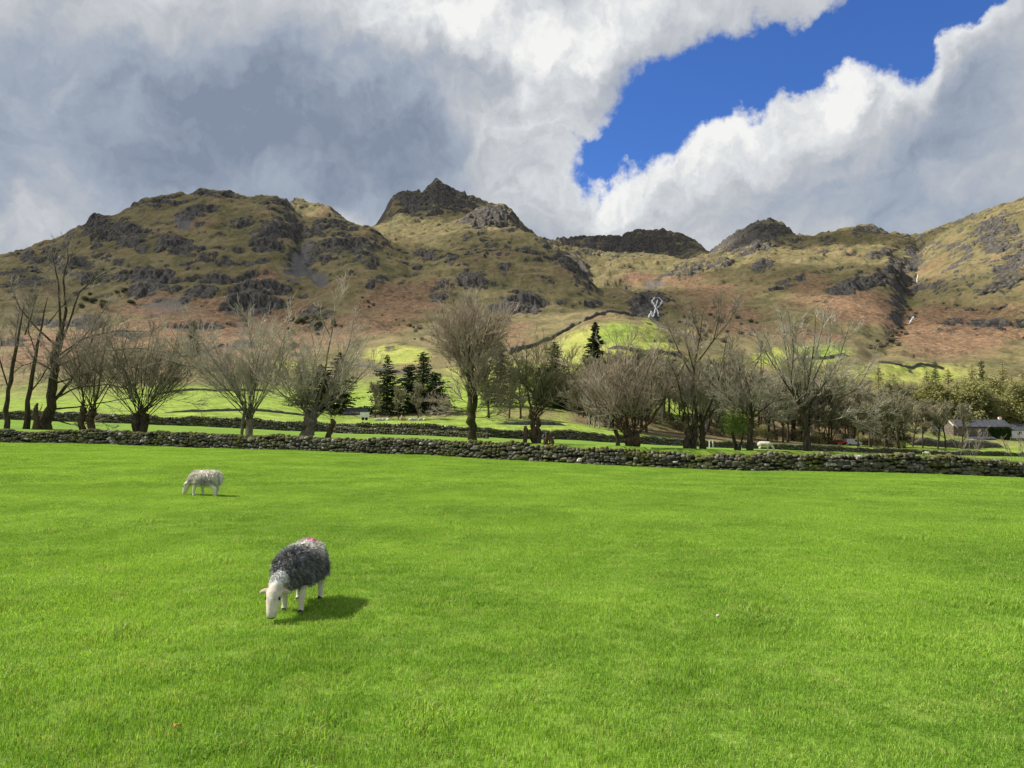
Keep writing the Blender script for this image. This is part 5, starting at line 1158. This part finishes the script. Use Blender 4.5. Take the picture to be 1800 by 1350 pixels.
cp.add([(-11.30, -.4, h_e+.1), (-10.95, -.4, h_e+.1), (-10.95, 4.5, h_r+.35), (-11.30, 4.5, h_r+.35), (-11.30, -.4, h_e+.5), (-10.95, -.4, h_e+.5), (-10.95, 4.5, h_r+.72), (-11.30, 4.5, h_r+.72)], [(0,3,2,1),(4,5,6,7),(0,1,5,4),(1,2,6,5),(2,3,7,6),(3,0,4,7)]); cp.build('gable_coping', M_CREAM, barn)
house('white_cottage', 'white rendered cottage with slate roof, cut by the right edge beyond the barn', 1779, 1830, 781, 756, 746, 296, 7.5, M_WHITE, wins=[(1794, 5, 764, 759), (1812, 5, 764, 759), (1795, 5, 775, 770)], doors=[(1806, 5, 771)], chim=[(1826, 1.0, M_WHITE)])
house('stone_house', 'grey stone house half hidden by trees, left of the long barn', 1644, 1674, 781, 757, 745, 300, 7.5, M_RUBBLE, wins=[(1652, 4, 767, 762), (1665, 4, 767, 762)], doors=[(1658, 4, 772)], chim=[(1670, 1.2, M_WHITE)])
house('small_cottage', 'small cream cottage with pale slate roof, leftmost of the farm buildings', 1604, 1626, 781, 766, 756, 290, 6.0, M_CREAM, wins=[(1610, 3, 772, 768), (1620, 3, 772, 768)], doors=[(1615, 3, 773)])
house('stone_shed', 'low dark stone shed under the trees left of the white trailer', 604, 648, 740, 727, 719, 186, 5.0, M_RUBBLE, doors=[(628, 5, 727)])
# white trailer and clutter at the wood edge
g = stand(641, 171, 742); tr = empty('farm_trailer', g, 'boxy white farm trailer parked on the grass by the stone shed', 'trailer', rz=.15)
tb_ = MB(); tb_.box(-1.0, 1.0, -.7, .7, .55, 1.75); tb_.build('body', M_WHITE, tr); MB().box(-1.05, 1.05, -.75, .75, 1.75, 1.83).build('lid', M_WHITE, tr); MB().box(-1.9, -1.0, -.06, .06, .5, .6).build('drawbar', M_DOOR, tr)
for x in (-.35, .4): MB().cyl((x, -.78, .34), .34, 1, .2).build('wheel', M_TYRE, tr)
g = stand(709, 170, 742); cr = empty('feed_trough', g, 'orange plastic feed trough at the edge of the conifers', 'trough')
tq = MB(); tq.box(-.55, .55, -.3, -.24, 0, .55); tq.box(-.55, .55, .24, .3, 0, .55); tq.box(-.55, -.49, -.239, .239, 0, .55); tq.box(.49, .55, -.239, .239, 0, .55); tq.build('sides', M_TERRA, cr); MB().box(-.485, .485, -.235, .235, .02, .08).build('base', M_TERRA, cr)
g = stand(706, 172, 740); wt_ = MB(); wt_.add(*loft([((0,0,0),(.22,0,0),(0,.22,0)),((0,0,.5),(.26,0,0),(0,.26,0)),((0,0,.85),(.20,0,0),(0,.2,0)),((0,0,1.05),(.09,0,0),(0,.09,0)),((0,0,1.2),(.10,0,0),(0,.1,0)),((0,0,1.26),(.06,0,0),(0,.06,0))], 14))
wt_.build('milk_churn', noisy('churn_metal', (.36, .40, .36), (.46, .50, .45), 3, .4), None, label='pale milk churn standing behind the orange feed trough', cat='churn', loc=g)
for i, x in enumerate((662, 668, 674, 682, 722, 729, 738, 746)):
    g = stand(x, 170 + i*.3, 741); v, f_ = SV[i % 10]; o = ob('pale_boulder', mesh('pale_boulder', v*np.array([1.1, .7, .7]), f_, [noisy('pale_rock', (.32, .32, .32), (.50, .49, .47), 2)] if i == 0 else [bpy.data.materials['pale_rock']]), None, 'pale grey boulder in the row along the edge of the conifers', 'boulder', 'pale boulders at the wood edge', None, g + Vector((0, 0, .25)), i*.7)
# cars behind the wood
def car(px, Y, label, mat, van=False):
    g = stand(px, Y, 782); r = empty('parked_car', g, label, 'car'); b = MB()
    prof = [(-2.1,.35),(2.1,.35),(2.15,.8),(1.2,.95),(.6,1.45),(-1.5,1.5),(-2.1,1.0)] if not van else [(-2.4,.4),(2.3,.4),(2.4,1.0),(1.7,1.2),(1.2,2.1),(-2.4,2.15)]
    b.prism(prof, -.85, .85); b.build('body', mat, r)
    w_ = MB(); z0, z1 = (1.0, 1.4) if not van else (1.25, 1.9); w_.prism([(-1.4, z0), (.85, z0), (.5, z1), (-1.3, z1)] if not van else [(.2, z0), (1.5, z0), (1.15, z1), (.2, z1)], -.87, .87); w_.build('window', M_GLASS, r)
    for x in (-1.35, 1.35):
        for y in (-.8, .8): MB().cyl((x, y, .34), .34, 1, .22).build('wheel', M_TYRE, r)
car(1500, 238, 'white van glimpsed between the trunks of the valley wood', M_WHITE, True); car(1476, 236, 'small red car glimpsed between the trunks of the valley wood', M_RED); car(1488, 240, 'white car beside the red car between the wood trunks', M_WHITE)
for i, x in enumerate((1247, 1253, 1303)):
    p = stand(x, W1(x) + 20, 780); m_ = MB(); m_.cyl((0, 0, .15), .05, 2, .9, 10); m_.cyl((0, 0, .62), .06, 2, .05, 10); m_.build('marker_post', M_WHITE, None, label=['white marker post right of the three-trunked bare tree, left one of the pair', 'white marker post right of the three-trunked bare tree, right one of the pair', 'white marker post beside the stem of the green bush'][i], cat='post', loc=p)
p = stand(1624, W1(1624)+1.2, 800); m_ = MB(); m_.cyl((0, 0, .5), .035, 2, 1.9, 8); m_.box(-.05, .05, -.05, .05, 1.4, 1.46); m_.build('fence_post', M_DOOR, None, label='thin dark post rising above the near wall in front of the farm', cat='post', loc=p)
far_wall([(1600,783,262),(1650,785,262),(1690,788,262),(1740,792,262),(1768,797,262)], 2.6, 1.2, 'overgrown garden wall in front of the long stone barn', 2)
# waterfall: strands of white water over the dark step
M_WATER = noisy('white_water', (.50, .54, .58), (.80, .83, .86), 1.2, .4)
def fall(name, lines, label, wid, y0=600):
    first = hit(lines[0][-1][0], lines[0][-1][1], y0); root = empty(name, first, label, 'waterfall')
    for li, ln in enumerate(lines):
        pts = []
        for (x0, y0_), (x1, y1_) in zip(ln[:-1], ln[1:]):
            for t in np.linspace(0, 1, 5)[:-1]: pts.append((x0 + (x1-x0)*t, y0_ + (y1_-y0_)*t))
        pts.append(ln[-1]); rg = np.random.RandomState(int(ln[0][0]) + li)
        hs = [hit(a_[0], a_[1], y0).y for a_ in pts]; Yf = min(hs) - .8; ym = ln[-1][1]
        for rep in range(2):
            V, Fc = [], []; ox = rg.normal(0, .7); a0 = rg.randint(0, 3)*rep; pp = pts[a0:]
            for i, (x, y) in enumerate(pp):
                c = P(x + ox*rep + rg.normal(0, .45), y + rg.normal(0, .3), Yf + (ym - y)*.35 - .3*rep); w_ = wid*rg.uniform(.15, 1.3); V += [(c.x - w_, c.y, c.z), (c.x, c.y - .5, c.z + .2), (c.x + w_, c.y, c.z)]
                if i:
                    k = len(V) - 6; Fc += [(k, k+1, k+4, k+3), (k+1, k+2, k+5, k+4)]
            V = [tuple(Vector(q) - first) for q in V]
            o = ob('strand', mesh('strand', V, Fc, [M_WATER]), root); s_ = o.modifiers.new('solid', 'SOLIDIFY'); s_.thickness = .3
    return root
fall('waterfall', [[(1150,523),(1146,530),(1150,537),(1152,543),(1150,550),(1147,558)],[(1150,523),(1158,523),(1164,529),(1160,537),(1153,543)],[(1156,527),(1154,534),(1152,540)],[(1153,543),(1157,550),(1156,558)],[(1145,547),(1142,553),(1139,559)],[(1146,549),(1144,554),(1143,559)]], 'white branching waterfall on the dark rock step above the green hillock', .42)
fall('waterfall', [[(1091,513),(1096,514),(1100,516)]], 'short white cascade high up, left of the branching waterfall', .8)
fall('waterfall', [[(1613,484),(1612,490),(1612,497)]], 'thin white fall high in the steep gully of the right-hand fell', .6)
fall('waterfall', [[(1606,556),(1602,562),(1597,570)]], 'white cascade low in the steep gully of the right-hand fell', .8)
# two odd things in the grass
lf = stand(306, 4.95, 1279); q = MB(); a = [(.0,.0),(.02,.025),(.015,.05),(.04,.045),(.05,.07),(.025,.085),(0,.10),(-.025,.085),(-.05,.07),(-.04,.045),(-.015,.05),(-.02,.025)]
q.add([(x*.6, y*.6, .04 + .02*abs(x)*10 + .012*math.sin(y*60)) for x, y in a], [tuple(range(12))]); o = q.build('fallen_leaf', noisy('dead_leaf', (.42, .20, .06), (.55, .32, .12), 20), None, label='curled orange dead leaf lying in the grass at lower left', cat='leaf', loc=lf)
s_ = o.modifiers.new('solid', 'SOLIDIFY'); s_.thickness = .004
sp = stand(1262, 7.7, 1087); ob('pale_stone', mesh('pale_stone', SV[2][0]*np.array([.035, .028, .025]), SV[2][1], [noisy('pale_pebble', (.45, .38, .32), (.6, .52, .46), 20)]), None, 'small pale pinkish stone lying in the open grass at right', 'stone', None, None, sp + Vector((0, 0, .035)))
